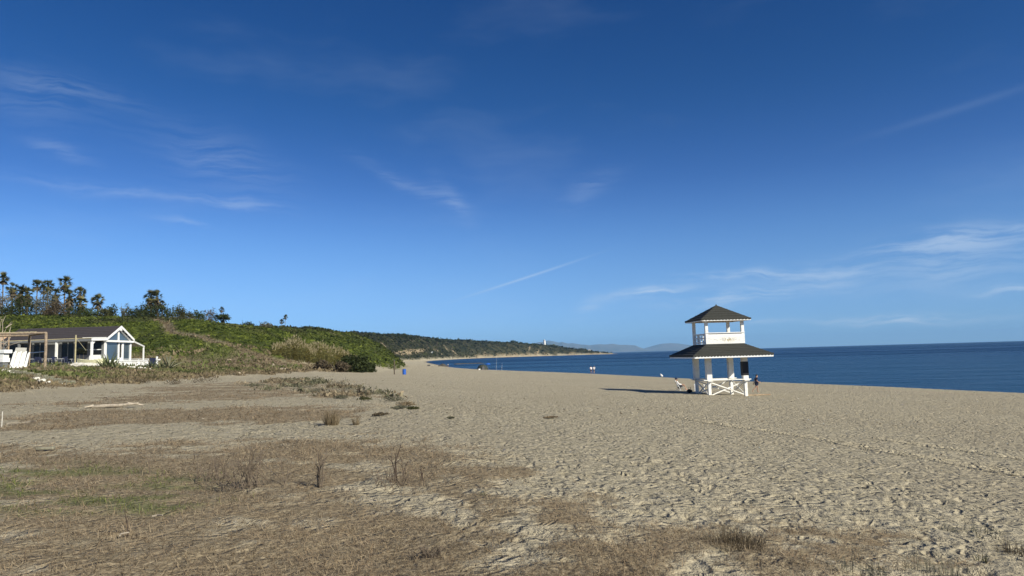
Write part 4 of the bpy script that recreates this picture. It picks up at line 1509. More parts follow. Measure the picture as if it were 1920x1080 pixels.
def dup(root, loc, rz, label):
    r_ = root.copy()
    COL.objects.link(r_)
    r_.location, r_.rotation_euler = loc, (0, 0, rz)
    r_['label'] = label
    for ch in list(root.children):
        c = ch.copy()
        COL.objects.link(c)
        c.parent = r_
        for gc in list(ch.children):
            d = gc.copy()
            COL.objects.link(d)
            d.parent = c
    return r_


ORD = ["first", "second", "third", "fourth", "fifth", "sixth", "seventh", "eighth", "ninth", "tenth", "eleventh", "twelfth", "thirteenth", "fourteenth", "fifteenth", "sixteenth"]
tb = make_table()
for i, (u, Y) in enumerate(TBL):
    q = at(u, 684, Y)
    loc = (q.x, q.y, terrace_z(q.x, q.y))
    lab = f"white-topped terrace table, {ORD[i]} from the left"
    if i == 0:
        tb.location, tb['label'] = loc, lab
    else:
        dup(tb, loc, R(5 * i), lab)
chs = sorted(CHR)
ch0 = make_chair()
for i, (u, Y, a_) in enumerate(chs):
    q = at(u, 684, Y)
    loc = (q.x, q.y, terrace_z(q.x, q.y))
    lab = f"navy terrace chair, {ORD[i]} from the left of the twelve"
    if i == 0:
        ch0.location, ch0['label'] = loc, lab
        ch0.rotation_euler = (0, 0, R(a_))
    else:
        dup(ch0, loc, R(a_), lab)

# two dark ball topiaries on stems
for u, lab in ((148.5, "left of two dark ball-headed potted bushes on the terrace"), (156, "right of two dark ball-headed potted bushes on the terrace")):
    q = at(u, 684, 84.5)
    z = terrace_z(q.x, q.y)
    t = thing("potted_bush", lab, "potted bush", (q.x, q.y, z))
    MB().lathe([(.16, 0), (.22, .42), (.24, .45)], 10).build("pot", M_DARKIN, t)
    MB().tube([(0, 0, .4), (0, 0, 1.45)], .03, 6).build("stem", M_BARK, t)
    n = 240
    d = rng.normal(size=(n, 3))
    d /= np.linalg.norm(d, axis=1)[:, None]
    c = d * rng.uniform(.12, .36, (n, 1)) + [0, 0, 1.7]
    V = (c[:, None, :] + rng.normal(size=(n, 3, 3)) * .07).reshape(-1, 3)
    ti = np.repeat(np.array([[.02, .024, .014]]) * rng.uniform(.6, 1.4, (n, 1)), 3, 0)
    np_mesh("crown", V, 3, ti, M_LEAF, t)

# white loungers at the end of the terrace
for i, (u, lab) in enumerate(((170, "left white lounger at the end of the terrace"), (183, "right white lounger at the end of the terrace"))):
    q = at(u, 684, 85.2)
    z = terrace_z(q.x, q.y)
    t = thing("sun_lounger", lab, "sun lounger", (q.x, q.y, z), R(200), "white loungers on the terrace")
    MB().box(-.3, .9, -.3, .3, .30, .36).build("bed", M_WHITE2, t)
    MB().beam((-.3, 0, .33), (-.85, 0, .85), .6, .05).build("backrest", M_WHITE2, t)
    for sx in (-.2, .8):
        for sy in (-.26, .26):
            MB().box(sx - .03, sx + .03, sy - .03, sy + .03, 0, .3).build("leg", M_WHITE2, t)

# boat-shaped pale planter below
q = ground(168, 686)
t = thing("planter_boat", "pale yellow boat-shaped planter at the terrace edge", "planter", q + Vector((0, .3, .1)), R(8))
pts_o, V, Fc = [], [], []
for k in range(13):
    f_ = k / 12 * 2 - 1
    w = .42 * (1 - abs(f_) ** 2.5) + .02
    V += [(f_ * 1.5, -w, .55 + .18 * f_ * f_), (f_ * 1.4, -w * .5, 0.0), (f_ * 1.4, w * .5, 0.0), (f_ * 1.5, w, .55 + .18 * f_ * f_)]
for k in range(12):
    for j in range(3):
        a = k * 4 + j
        Fc.append((a, a + 4, a + 5, a + 1))
M_CREAM = simple_mat("cream_paint", (0.66, 0.64, 0.42), 0.6, 0.1)
hull = MB().add(V, Fc).build("hull", M_CREAM, t)
sm = hull.modifiers.new("thick", 'SOLIDIFY')
sm.thickness = .04
MB().box(-.9, .9, -.22, .22, .30, .42).build("soil", M_BARK, t)

# white boards leaning in a row against the pergola
M_OFFWHITE = simple_mat('aged_white_sheet', (0.50, 0.48, 0.42), 0.7, 0.1, 2.0)
bx = at(20, 690, 66)
for i in range(10):
    u = 19 + 3.25 * i
    q = at(u, 690, 64.6 + i * .08)
    z = land1(q.x, q.y)
    L_ = 1.45 + .12 * math.sin(i * 2.1)
    lean = .34 + .04 * (i % 3)
    o = MB().beam((0, 0, -.02), (lean * (.5 if i == 0 else .15), lean, L_), .22 if i == 0 else .10 + .02 * (i % 2), .045, (0, -1, .2)).build("white_board", M_WHITE2, None, loc=(q.x, q.y, z))
    tag(o, f"white painted board leaning in a row, {ORD[i]} from the left of ten", "board", "white boards leaning in a row")
q = at(31, 690, 66.3)
z = land1(q.x, q.y)
o = MB().beam((0, 0, 0), (.1, .4, 1.85), 1.05, .05, (0, -1, .2)).build("white_sheet", M_OFFWHITE, None, loc=(q.x, q.y, z))
tag(o, "broad white panel leaning behind the narrow white boards", "panel")

# pale counter on a narrow foot at the left edge
q = at(5, 690, 65.2)
z = land1(q.x, q.y)
t = thing("serving_counter", "white counter on a narrow foot at the far left edge", "counter", (q.x, q.y, z), R(-12))
MB().box(-1.6, .62, -.4, .4, 1.28, 1.62).build("top", M_WHITE2, t, bevel=.04)
MB().box(-1.5, .35, -.3, .3, .86, 1.277).build("shelf_block", M_WHITE, t, bevel=.03)
MB().box(-1.6, .42, -.36, .36, .45, .86).build("lower_block", M_WHITE2, t, bevel=.03)
MB().box(-1.4, .30, -.28, .28, -.1, .447).build("foot", M_GREYWALL, t)


# bare dead tree behind the pergola
def bare_tree():
    q = at(3, 690, 78)
    z = land1(q.x, q.y)
    t = thing("dead_tree", "bare pale dead tree with forked branches at the far left", "tree", (q.x, q.y, z))
    sc = 78 / 1300
    def pt(u, v):
        w = at(u, v, 78)
        return Vector((w.x - q.x, random.uniform(-.3, .3), w.z - z))
    MB().tube([(0, 0, -.2), tuple(pt(2, 660)), tuple(pt(4, 640))], [.14, .11, .08], 8).build("trunk", M_BRANCH, t)
    for path in ([(2, 655), (12, 645), (20, 632), (26, 628)], [(4, 640), (5, 620), (8, 605), (11, 592)], [(2, 645), (1, 625), (3, 600)], [(4, 648), (9, 628), (14, 615), (21, 603)],
                 [(3, 660), (15, 648), (26, 645), (38, 640)], [(14, 615), (20, 607), (26, 603)], [(20, 632), (21, 620), (22, 612)], [(2, 600), (1, 597), (3, 594)]):
        pts = [tuple(pt(*c)) for c in path]
        MB().tube(pts, [.065 - .05 * i / (len(pts) - 1) for i in range(len(pts))], 6).build("branch", M_BRANCH, t)


bare_tree()

# sandy-coloured low roof glimpsed behind the pergola
q = at(14, 645, 104)
z = land1(q.x, q.y)
t = thing("side_shed", "small shed with pale tiled roof behind the pergola", "shed", (q.x, q.y, z - .3))
MB().box(-3.2, 1.6, -1.5, 1.5, 0, at(14, 640, 104).z - z).build("wall", M_GREYWALL, t)
hz = at(14, 640, 104).z - z
M_TILE = simple_mat("pale_clay_tile", (0.48, 0.32, 0.20), 0.85, 0.2)
for s in (-1, 1):
    r_ = MB().prism([(s * 1.9, hz - .15), (0, hz + 1.2), (0, hz + 1.3), (s * 1.9, hz - .05)], 'x', -3.5, 1.9).build("roof_slope", M_TILE, t)
    for k in range(10):
        x = -3.3 + k * .54
        MB().tube([(x, s * 1.9, hz - .03), (x, 0, hz + 1.31)], .07, 6).build("tile_row", M_TILE, r_)

# sleeper steps down the bank
n = 10
a, b = ground(10, 696.5), ground(122, 721)
dv = (b - a)
side = Vector((-dv.y, dv.x, 0)).normalized()
SB = []
for i in range(n):
    f_ = i / (n - 1)
    u, v = 10 + 112 * f_, 696.5 + 24.5 * f_ ** 1.05
    q = ground(u, v)
    dd = Vector((1, -.15, 0)).normalized()
    o = MB().beam(tuple(dd * -.62 + Vector((0, 0, .14))), tuple(dd * .62 + Vector((0, 0, .14 + random.uniform(-.04, .04)))), .42, .24).build("sleeper_step", M_SLEEPER, None, bevel=.02, loc=q + Vector((random.uniform(-.1, .1), 0, .0)), rz=R(random.uniform(-5, 5)))
    tag(o, f"mossy timber step on the grassy bank, {ORD[i]} from the top", "step", "timber steps down the bank")
for i, (u, v, s_) in enumerate([(36, 702.5, .22), (59, 706.5, .24), (71, 711.5, .36), (83, 715.5, .36), (96, 718.5, .26), (122, 721.8, .22), (26, 701, .2)]):
    q = ground(u, v)
    vs, fs = blob((s_ * .8, s_ * .6, s_ * .42), 400 + i, 2, .3)
    o = MB().add(vs, fs).build("stone", M_STONE, None, loc=q + Vector((0, -.2, .06)))
    tag(o, f"white stone wedged below the timber steps, {['third', 'fourth', 'fifth', 'sixth', 'seventh', 'lowest', 'second'][i]} going down", "stone", "white stones below the steps")

# signpost and dark sign right of the fence
q = at(294, 690, 92)
z = land1(q.x, q.y)
t = thing("sign_post", "white sign post with small arm right of the picket fence", "sign post", (q.x, q.y, z))
MB().box(-.09, .09, -.09, .09, -.2, 1.55).build("post", M_WHITE2, t)
MB().box(.0901, .42, -.05, .05, 1.05, 1.22).build("arm", M_WHITE2, t)
q = at(288, 690, 93.5)
z = land1(q.x, q.y)
t = thing("notice_board", "dark navy notice board behind the white sign post", "notice board", (q.x, q.y, z), R(10))
MB().box(-.5, .4, -.04, .04, .35, 1.35).build("panel", M_NAVY, t)
for s in (-.4, .3):
    MB().box(s - .04, s + .04, .0401, .10, -.2, 1.3).build("leg", M_POLE, t)

M_SANDSTONE = simple_mat('sandstone', (0.36, 0.30, 0.22), 0.9, 0.25, 3.0, 0.03)
# stakes, bits and driftwood
def driftwood():
    q = ground(212, 765)
    t = thing("driftwood_log", "long pale driftwood log lying on the dune grass", "driftwood log", q, R(10))
    MB().tube([(-1.0, 0, .02), (-.75, .02, .08), (-.3, -.04, .09), (.15, .06, .09), (.55, .0, .12), (.9, .05, .15)], [.04, .065, .07, .065, .05, .035], 10).build("trunk", M_DRIFT, t, smooth=True)
    MB().tube([(.5, .02, .16), (.8, .25, .10), (1.0, .32, .05)], [.05, .04, .02], 7).build("branch", M_DRIFT, t)
    MB().tube([(-.7, 0, .12), (-.95, -.2, .07)], [.05, .02], 7).build("branch", M_DRIFT, t)


driftwood()
q = ground(3, 800)
o = MB().tube([(0, 0, -.1), (.01, 0, .42)], [.012, .010], 7).build("stake", M_STONE, None, loc=q)
tag(o, "thin white stake upright in the dry grass at the left edge", "stake")
for i, (u, v, L_, rz, lab) in enumerate([(35, 796, .6, 12, "pale weathered branch lying near the white stake"), (60, 793, .5, -25, "short pale stick right of the weathered branch"), (295, 973, .12, 8, "small bleached stick lying on the green patch"),
                                          (232, 1008, .09, 70, "thin bleached twig in the foreground straw"), (700, 945, .12, -20, "tiny pale twig on a bare sand patch")]):
    q = ground(u, v)
    r_ = .016 if L_ > .4 else .010
    o = MB().tube([(-L_ / 2, 0, r_), (-L_ * .1, .03, r_ * 1.6), (L_ / 2, -.02, r_ * 2.2)], [r_, r_, r_ * .6], 6).build("stick", M_DRIFT, None, loc=q + Vector((0, 0, .01 + r_)), rz=R(rz))
    tag(o, lab, "stick")
q = ground(85, 843)
o = MB().box(-.17, .17, -.05, .05, -.02, .035).build("wood_block", M_SLEEPER, None, bevel=.01, loc=q + Vector((0, 0, .02)), rz=R(6))
tag(o, "small dark mossy wood block in the dry grass", "wood block")
for i, (u, v, w, lab) in enumerate([(447, 701.5, .9, "pale block at the edge of the far sandy track"), (440, 702, .5, "darker lump left of the pale block on the track"), (456, 703.8, .5, "small dark lump right of the pale block"),
                                     (513, 687, .55, "upright white slab on the straw slope"), (350, 693, .5, "pale stone at the right end of the straw bank"), (430, 676, .9, "pale rock set into the brown slope"), (530, 694, 1.3, "flat pale sandy rock below the straw spur")]):
    q = ground(u, v)
    hh = 1.6 if 'slab' in lab else .5
    w *= .42
    vs, fs = blob((w, w * .6, w * hh * .8), 500 + i, 2, .25)
    o = MB().add(vs, fs).build("stone", M_SANDSTONE if i != 1 else M_ROCK, None, loc=q + Vector((0, 0, w * hh * .4)))
    tag(o, lab, "stone")


# ------------------------------------------------------------------ vegetation
def tri_cloud(c, size, rs, flat=1.0):
    n = len(c)
    s = np.broadcast_to(np.asarray(size, float).reshape(-1, 1, 1), (n, 1, 1))
    d = rs.normal(size=(n, 3, 3))
    d[:, :, 2] *= flat
    d -= d.mean(1, keepdims=True)
    return (c[:, None, :] + d * s).reshape(-1, 3)


PAL = {'palm': ((.035, .042, .016), (.20, .185, .075)), 'dark': ((.018, .028, .011), (.062, .075, .026)), 'green': ((.024, .040, .012), (.085, .105, .028)), 'olive': ((.035, .040, .016), (.11, .11, .045)),
       'grey': ((.09, .085, .065), (.24, .22, .175)), 'brown': ((.06, .048, .03), (.16, .125, .08)), 'greygreen': ((.06, .064, .042), (.20, .19, .13)),
       'straw': ((.12, .092, .055), (.34, .27, .17))}


def tints(pal, cid, rs):
    lo, hi = np.array(PAL[pal][0]), np.array(PAL[pal][1])
    nc = cid.max() + 1
    t = np.clip(rs.uniform(0, 1, nc)[cid] * .6 + rs.uniform(0, 1, len(cid)) * .4, 0, 1)[:, None]
    return lo + (hi - lo) * t


def shrub(name, label, cat, base, c, r_, pal, n, leaf, seed, group=None, trunk=True, loose=0.0, dome=False):
    """base: foot on the ground, c: crown centre above the foot, r_: crown radii"""
    rs = np.random.default_rng(seed)
    t = thing(name, label, cat, base, 0, group)
    nc = max(7, int(n / 42))
    d = rs.normal(size=(nc, 3))
    d /= np.linalg.norm(d, axis=1)[:, None]
    if dome:
        d[:, 2] = np.abs(d[:, 2]) * .9 - .15
    cc = d * (rs.uniform(.35, .95, (nc, 1)) ** .7) * r_ + c
    cid = rs.integers(0, nc, n)
    sp = (0.26 + .1 * loose) * np.array(r_) * (.7 + .6 * rs.uniform(size=(nc, 1)))
    P = cc[cid] + rs.normal(size=(n, 3)) * sp[cid] * .75
    P[:, 2] = np.maximum(P[:, 2], .05)
    V = tri_cloud(P, leaf * rs.uniform(.6, 1.3, n), rs)
    np_mesh("crown", V, 3, np.repeat(tints(pal, cid, rs), 3, 0), M_LEAF, t)
    if trunk:
        tr = MB()
        k = min(nc, 9)
        w = max(.05, .05 * float(np.linalg.norm(r_)))
        fork = Vector((0, 0, max(.2, (c[2] - r_[2]) * .8)))
        tr.tube([(0, 0, -.4), tuple(fork * .6), tuple(fork)], [w * 1.3, w, w * .8], 7)
        for i in range(k):
            q = Vector(cc[i])
            tr.tube([tuple(fork), tuple(fork.lerp(q, .5) + Vector((0, 0, .08 * r_[2]))), tuple(q)], [w * .6, w * .4, w * .15], 5)
        tr.build("trunk", M_BARK, t)
    return t


def put(u, v, Y):
    q = at(u, v, Y)
    z = land1(q.x, q.y)
    return Vector((q.x, q.y, z)), q.z - z


def palm(label, u, v, Y, rpx, skirt, seed, group, lean=0.0):
    """fan palm: crown centre seen at (u, v)"""
    rs = np.random.default_rng(seed)
    base, H = put(u, v, Y)
    R0 = rpx * Y / FPX
    H = max(H, R0 * 1.2)
    t = thing("palm_tree", label, "palm tree", base, 0, group)
    tr = MB()
    w = R0 * (.10 if skirt < 1 else .17)
    tr.tube([(lean, 0, -.5), (lean * .4, 0, H * .5), (0, 0, H)], [w * 1.2, w, w * .9], 8)
    tr.build("trunk", M_TRUNK, t)

    def fronds(n, e0, e1, rr, pal, droop):
        tri, ti = [], []
        lo, hi = np.array(PAL[pal][0]), np.array(PAL[pal][1])
        for k in range(n):
            az, el = rs.uniform(0, 2 * math.pi), R(rs.uniform(e0, e1))
            d = Vector((math.cos(az) * math.cos(el), math.sin(az) * math.cos(el), math.sin(el)))
            sd_ = d.cross(Vector((0, 0, 1))).normalized()
            upv = sd_.cross(d)
            ro = rs.normal(0, .5)
            sd_, upv = sd_ * math.cos(ro) + upv * math.sin(ro), upv * math.cos(ro) - sd_ * math.sin(ro)
            L = rr * rs.uniform(.7, 1.25)
            o0 = Vector((0, 0, H))
            hub = o0 + d * L * .48
            col = lo + (hi - lo) * rs.uniform()
            tri += [o0 + sd_ * .05 * rr, o0 - sd_ * .05 * rr, hub]
            ti += [col] * 3
            m = 9
            for j in range(m):
                a = R(-52 + 104 * j / (m - 1))
                tip = hub + (d * math.cos(a) + sd_ * math.sin(a)) * L * .55 + upv * (.04 * L * rs.normal()) + Vector((0, 0, -droop * L * (.25 + .5 * abs(math.sin(a)))))
                b2 = hub + (d * math.cos(a + .16) + sd_ * math.sin(a + .16)) * L * .22
                b1 = hub + (d * math.cos(a - .16) + sd_ * math.sin(a - .16)) * L * .22
                tri += [hub, b1, b2, b1, tip, b2]
                ti += [col * (.85 + .3 * rs.uniform())] * 6
        return np.array([tuple(p) for p in tri]), np.array(ti)
    V, c = fronds(30, -70 if skirt > 1 else -45, 85, R0 * 1.34, 'palm', .10)
    V2, c2 = fronds(16, -20, 88, R0 * 1.15, 'dark', .05)
    np_mesh("crown", np.vstack([V, V2]), 3, np.vstack([c, c2]), M_LEAF, t)
    if skirt > 0:
        tri, ti = [], []
        lo, hi = np.array(PAL['brown'][0]), np.array(PAL['straw'][1])
        n = int(60 * skirt) + 20
        for k in range(n):
            az = rs.uniform(0, 6.283)
            z0 = H - rs.uniform(0, R0 * (.2 + skirt))
            r1 = R0 * rs.uniform(.35, 1.05)
            L = R0 * rs.uniform(.5, .95)
            a = Vector((math.cos(az) * w, math.sin(az) * w, z0))
            b = Vector((math.cos(az) * r1, math.sin(az) * r1, z0 - L))
            s_ = Vector((-math.sin(az), math.cos(az), 0)) * R0 * .16
            tri += [a, b - s_, b + s_]
            ti += [lo * .8 + (hi - lo) * rs.uniform(0, .55)] * 3
        np_mesh("dead_frond_skirt", np.array([tuple(p) for p in tri]), 3, np.array(ti), M_DRYLEAF, t)
    return t


PALMS = [
    (6, 523, 205, 10, .3, "tall slim fan palm at the far left edge of the ridge"),
    (24, 541, 200, 9, 1.6, "shaggy fan palm second from the left edge of the ridge"),
    (38, 547, 196, 11, 1.6, "wide shaggy fan palm left of the palm clump on the ridge"),
    (52, 549, 193, 10, 1.8, "shaggy fan palm in the middle of the left palm clump"),
    (70, 536, 205, 9, .3, "slim bare-trunked fan palm rising from the clump"),
    (82, 543, 206, 8, .3, "shorter slim fan palm just right of the bare-trunked one"),
    (90, 535, 212, 9, .4, "fan palm rising behind the grey bush"),
    (104, 551, 196, 10, 1.3, "shaggy fan palm right of the grey bush"),
    (122, 530, 200, 11, .8, "tallest fan palm, standing clear of the clump"),
    (130, 555, 192, 11, 1.6, "shaggy fan palm below the tallest palm"),
    (150, 549, 194, 9, .8, "upright fan palm at the right end of the clump"),
    (151, 567, 188, 10, 1.2, "low fan palm with pale skirt at the right end of the clump"),
    (183, 563, 195, 10, .9, "lone squat fan palm right of the clump"),
    (283, 556, 200, 10, 1.2, "left of the twin stout palms above the hill"),
    (295, 557, 200, 10, 1.2, "right of the twin stout palms above the hill"),
    (305, 570, 195, 6, .6, "small palm beside the twin stout palms"),
    (416, 581, 330, 4.5, .2, "small distant palm above the spreading pine"),
    (528, 603, 390, 4, .1, "shorter of two slim distant palms on the ridge"),
    (535, 595, 390, 4, .1, "taller of two slim distant palms on the ridge"),
]
for i, (u, v, Y, rp, sk, lab) in enumerate(PALMS):
    palm(lab, u, v, Y, rp, sk, 900 + i, "fan palms on the ridge", lean=random.uniform(-.3, .3))

BUSH = [  # u, v centre, Y, half width px, half height px, palette, leaves, label
    (6, 572, 190, 24, 22, 'grey', 900, "bare grey bush at the left edge of the ridge"),
    (45, 572, 188, 30, 16, 'dark', 1100, "dark bush under the left palm clump"),
    (22, 583, 184, 22, 9, 'dark', 700, "low dark bush at the left foot of the palms"),
    (88, 568, 186, 21, 22, 'greygreen', 1100, "large grey-green bush among the palms"),
    (106, 578, 183, 20, 13, 'brown', 700, "brownish bush right of the grey-green one"),
    (135, 582, 186, 24, 9, 'dark', 700, "low dark bush under the tallest palm"),
    (165, 584, 188, 22, 9, 'green', 700, "low green bush under the lone squat palm"),
    (196, 586, 190, 18, 8, 'olive', 600, "olive bush left of the round dark bush"),
    (211, 582, 192, 13, 9, 'dark', 600, "round dark bush on the ridge behind the gable"),
    (236, 580, 192, 9, 10, 'greygreen', 350, "thin feathery bush on the ridge"),
    (258, 588, 186, 20, 12, 'dark', 800, "dark bush left of the twin palms"),
    (272, 577, 192, 18, 9, 'dark', 800, "dark rounded bush below the twin palms"),
    (300, 585, 184, 26, 14, 'dark', 1200, "broad dark bush right of the twin palms"),
    (331, 584, 190, 18, 11, 'olive', 800, "olive bush at the end of the dark thicket"),
    (348, 592, 192, 15, 11, 'olive', 700, "smaller olive bush stepping down the ridge"),
    (330, 605, 176, 26, 8, 'greygreen', 800, "patch of prickly grey-green shrub below the thicket"),
    (358, 608, 180, 20, 8, 'greygreen', 700, "second prickly grey-green shrub below the thicket"),
    (371, 592, 210, 12, 10, 'green', 500, "green bush left of the dark loose trees"),
    (393, 592, 215, 14, 12, 'brown', 500, "loose dark tree left of the spreading pine"),
    (464, 609, 240, 13, 5, 'dark', 400, "low dark bush on the bare part of the ridge"),
    (498, 611, 250, 13, 7, 'greygreen', 500, "grey-green dome bush on the ridge"),
    (512, 616, 250, 10, 5, 'dark', 300, "small dark bush right of the dome bush"),
    (575, 621, 320, 19, 6, 'dark', 500, "dark bush right of the slim distant palms"),
    (600, 623, 330, 12, 4, 'green', 300, "low green bush at the middle of the ridge"),
    (640, 628, 390, 16, 4, 'green', 300, "low bush near the right end of the near ridge"),
    (686, 631, 450, 8, 5, 'dark', 300, "dark bush at the right end of the near ridge"),
    (667, 680, 124, 27, 13, 'dark', 1600, "dark leafy bush right of the reed bed"),
    (690, 688, 131, 13, 7, 'dark', 700, "low dark bush at the sandy corner of the hill"),
    (606, 685, 118, 14, 8, 'brown', 500, "brown twiggy bush before the reeds"),
    (640, 686, 119, 12, 7, 'brown', 500, "brown twiggy bush between reeds and dark bush"),
]
for i, (u, v, Y, rx, ry, pal, n, lab) in enumerate(BUSH):
    base, H = put(u, v, Y)
    k = Y / FPX
    top = max(H, ry * k * .3) + ry * k
    shrub("bush", lab, "bush", base, np.array([0, 0, top * .46]), np.array([rx * k, rx * k * .8, top * .52]), pal, int(n * 2.4), max(.16, .95 * k * 1.05), 1000 + i, "bushes on the hill", loose=1.0 if pal == 'grey' else 0.2)

base, H = put(419, 595, 215)
k = 215 / FPX
shrub("pine_tree", "dark spreading umbrella-shaped tree on the ridge", "tree", base, np.array([0, 0, max(H, 2.0)]), np.array([16 * k, 13 * k, 7 * k]), 'dark', 900, .2, 1100)
FAR = [(745, 629.5, 1250, 6, 3.5, "leftmost tree on the far ridge"), (757, 631.5, 1260, 7, 3.2, "second tree from the left on the far ridge"), (772, 634, 1280, 5, 2.6, "third tree from the left on the far ridge"),
       (801, 637.5, 1320, 4, 2.2, "small lone tree left of centre on the far ridge"), (819, 637, 1350, 5.5, 3.6, "dark round tree left of centre on the far ridge"), (848, 641, 1500, 4, 2.2, "small tree right of the dark round one on the far ridge"),
       (925, 645.5, 2120, 9, 2.5, "long low tree clump on the far headland"), (950, 646.5, 2150, 5, 3.2, "pale-topped tree left of the tall headland tree"), (961, 644, 2150, 5.5, 4.8, "tall dark tree on the headland left of the lighthouse"),
       (1001, 648.5, 2180, 8, 2.0, "low clump just left of the lighthouse"), (1033, 650.5, 2200, 8, 2.0, "low clump just right of the lighthouse")]
for i, (u, v, Y, rx, ry, lab) in enumerate(FAR):
    base, H = put(u, v, Y)
    k = Y / FPX
    H = max(H, ry * k * .7)
    shrub("far_tree", lab, "tree", base, np.array([0, 0, H]), np.array([rx * k, rx * k * .8, ry * k]), 'dark', 500, .7 * k, 1200 + i, "trees on the far headland")


# reeds at the foot of the hill
def reeds():
    rs = np.random.default_rng(5)
    n = 1500
    us, fr = rs.uniform(512, 682, n), rs.uniform(0, 1, n)
    tri, ti = [], []
    a, b = ground(535, 690), ground(690, 691)
    line = [(u_, ground(u_, np.interp(u_, [512, 560, 640, 690], [670, 679, 689, 692]))) for u_ in np.linspace(512, 690, 12)]
    lu, lx, ly = [c[0] for c in line], [c[1].x for c in line], [c[1].y for c in line]
    for u, f_ in zip(us, fr):
        g0 = (u - 512) / 170
        q = Vector((np.interp(u, lu, lx) - 1.5 * f_, np.interp(u, lu, ly) + 5 * f_, 0))
        z = land1(q.x, q.y)
        Y = q.y
        hgt = rs.uniform(2.0, 3.3) * (1 - .5 * max(0, g0 - .75) / .25) * (.7 + .6 * float(vnoise(np.array([u / 12.]), np.array([Y / 3]), 4)[0])) * (.6 + .4 * min(1, g0 / .15))
        lean = rs.normal(0, .22)
        p0 = np.array([q.x, q.y, z])
        p1 = p0 + [lean, rs.normal(0, .1), hgt]
        col = np.array([.115, .115, .048]) * rs.uniform(.3, 1.4) + np.array([.05, .03, .0]) * rs.uniform(0, 1)
        tri += [p0 + [-.035, 0, 0], p0 + [.035, 0, 0], p1]
        ti += [col * .8] * 3
        for j in range(5):
            s = rs.uniform(.35, 1.0)
            c = p0 + (p1 - p0) * s
            dirx = rs.choice([-1, 1]) * rs.uniform(.2, .65)
            L = np.array([dirx, rs.normal(0, .2), rs.uniform(-.1, .45)])
            tri += [c + [0, 0, .05], c - [0, 0, .05], c + L]
            ti += [col * rs.uniform(.7, 1.4)] * 3
        if rs.uniform() < .5:                      # plume
            tri += [p1 + [-.08, 0, -.1], p1 + [.08, 0, -.1], p1 + [lean * .5, 0, .4]]
            ti += [np.array([.33, .28, .17]) * rs.uniform(.7, 1.2)] * 3
    o = np_mesh("reeds", np.array(tri), 3, np.array(ti), M_DRYLEAF)
    tag(o, "dense straw-green bed of tall reeds at the foot of the hill", "reeds", kind='stuff')


reeds()


# hill scrub: leaf sprays over the whole slope
def hill_scrub():
    rs = np.random.default_rng(11)
    n = 420000
    az = R(1) * rs.uniform(-41, 13, n)
    r_ = np.exp(rs.uniform(math.log(100), math.log(2400), n))
    x, y = r_ * np.sin(az), r_ * np.cos(az)
    s = inside(x, y, HILL)
    x, y, r_ = x[s], y[s], r_[s]
    z, sd_, h, dry, green, scr, straw = terrain_full(x, y)
    k = rs.uniform(0, 1, len(x)) < np.maximum(scr * .9, straw * .4)
    front = h < np.interp(y, [500, 1000], [130, 320])
    k &= front
    x, y, z, r_, scr, h, straw = x[k], y[k], z[k], r_[k], scr[k], h[k], straw[k]
    size = np.clip(r_ * .0011, .13, 2.2) * rs.uniform(.6, 1.5, len(x))
    c = np.stack([x, y, z + size * rs.uniform(.0, 1.2, len(x))], 1)
    V = tri_cloud(c, size, rs, .75)
    patch = fbm(x / 14, y / 14, 3, 120)
    fine = fbm(x / 2.5, y / 2.5, 2, 130)
    t = np.clip((fine - .5) * 1.9 + .45 + rs.normal(0, .16, len(x)), 0, 1)[:, None]
    lo, hi = np.array([.028, .044, .010]), np.array([.158, .188, .034])
    col = lo + (hi - lo) * t
    ol = sstep(patch, .46, .6)[:, None] * .8 * sstep(h, 14, 34)[:, None]
    col = col * (1 - ol) + (np.array([.030, .034, .016]) + np.array([.06, .05, .028]) * t) * ol
    far = sstep(r_, 170, 560)[:, None] * .8
    col = col * (1 - far) + (np.array([.010, .013, .007]) + np.array([.034, .034, .016]) * t) * far
    st = straw[:, None]
    col = col * (1 - st) + (np.array([.12, .09, .055]) + np.array([.15, .12, .08]) * t) * st
    o = np_mesh("hill_scrub", V, 3, np.repeat(col, 3, 0), M_LEAF)
    tag(o, "low green scrub covering the hill and headland", "scrub", kind='stuff')


hill_scrub()


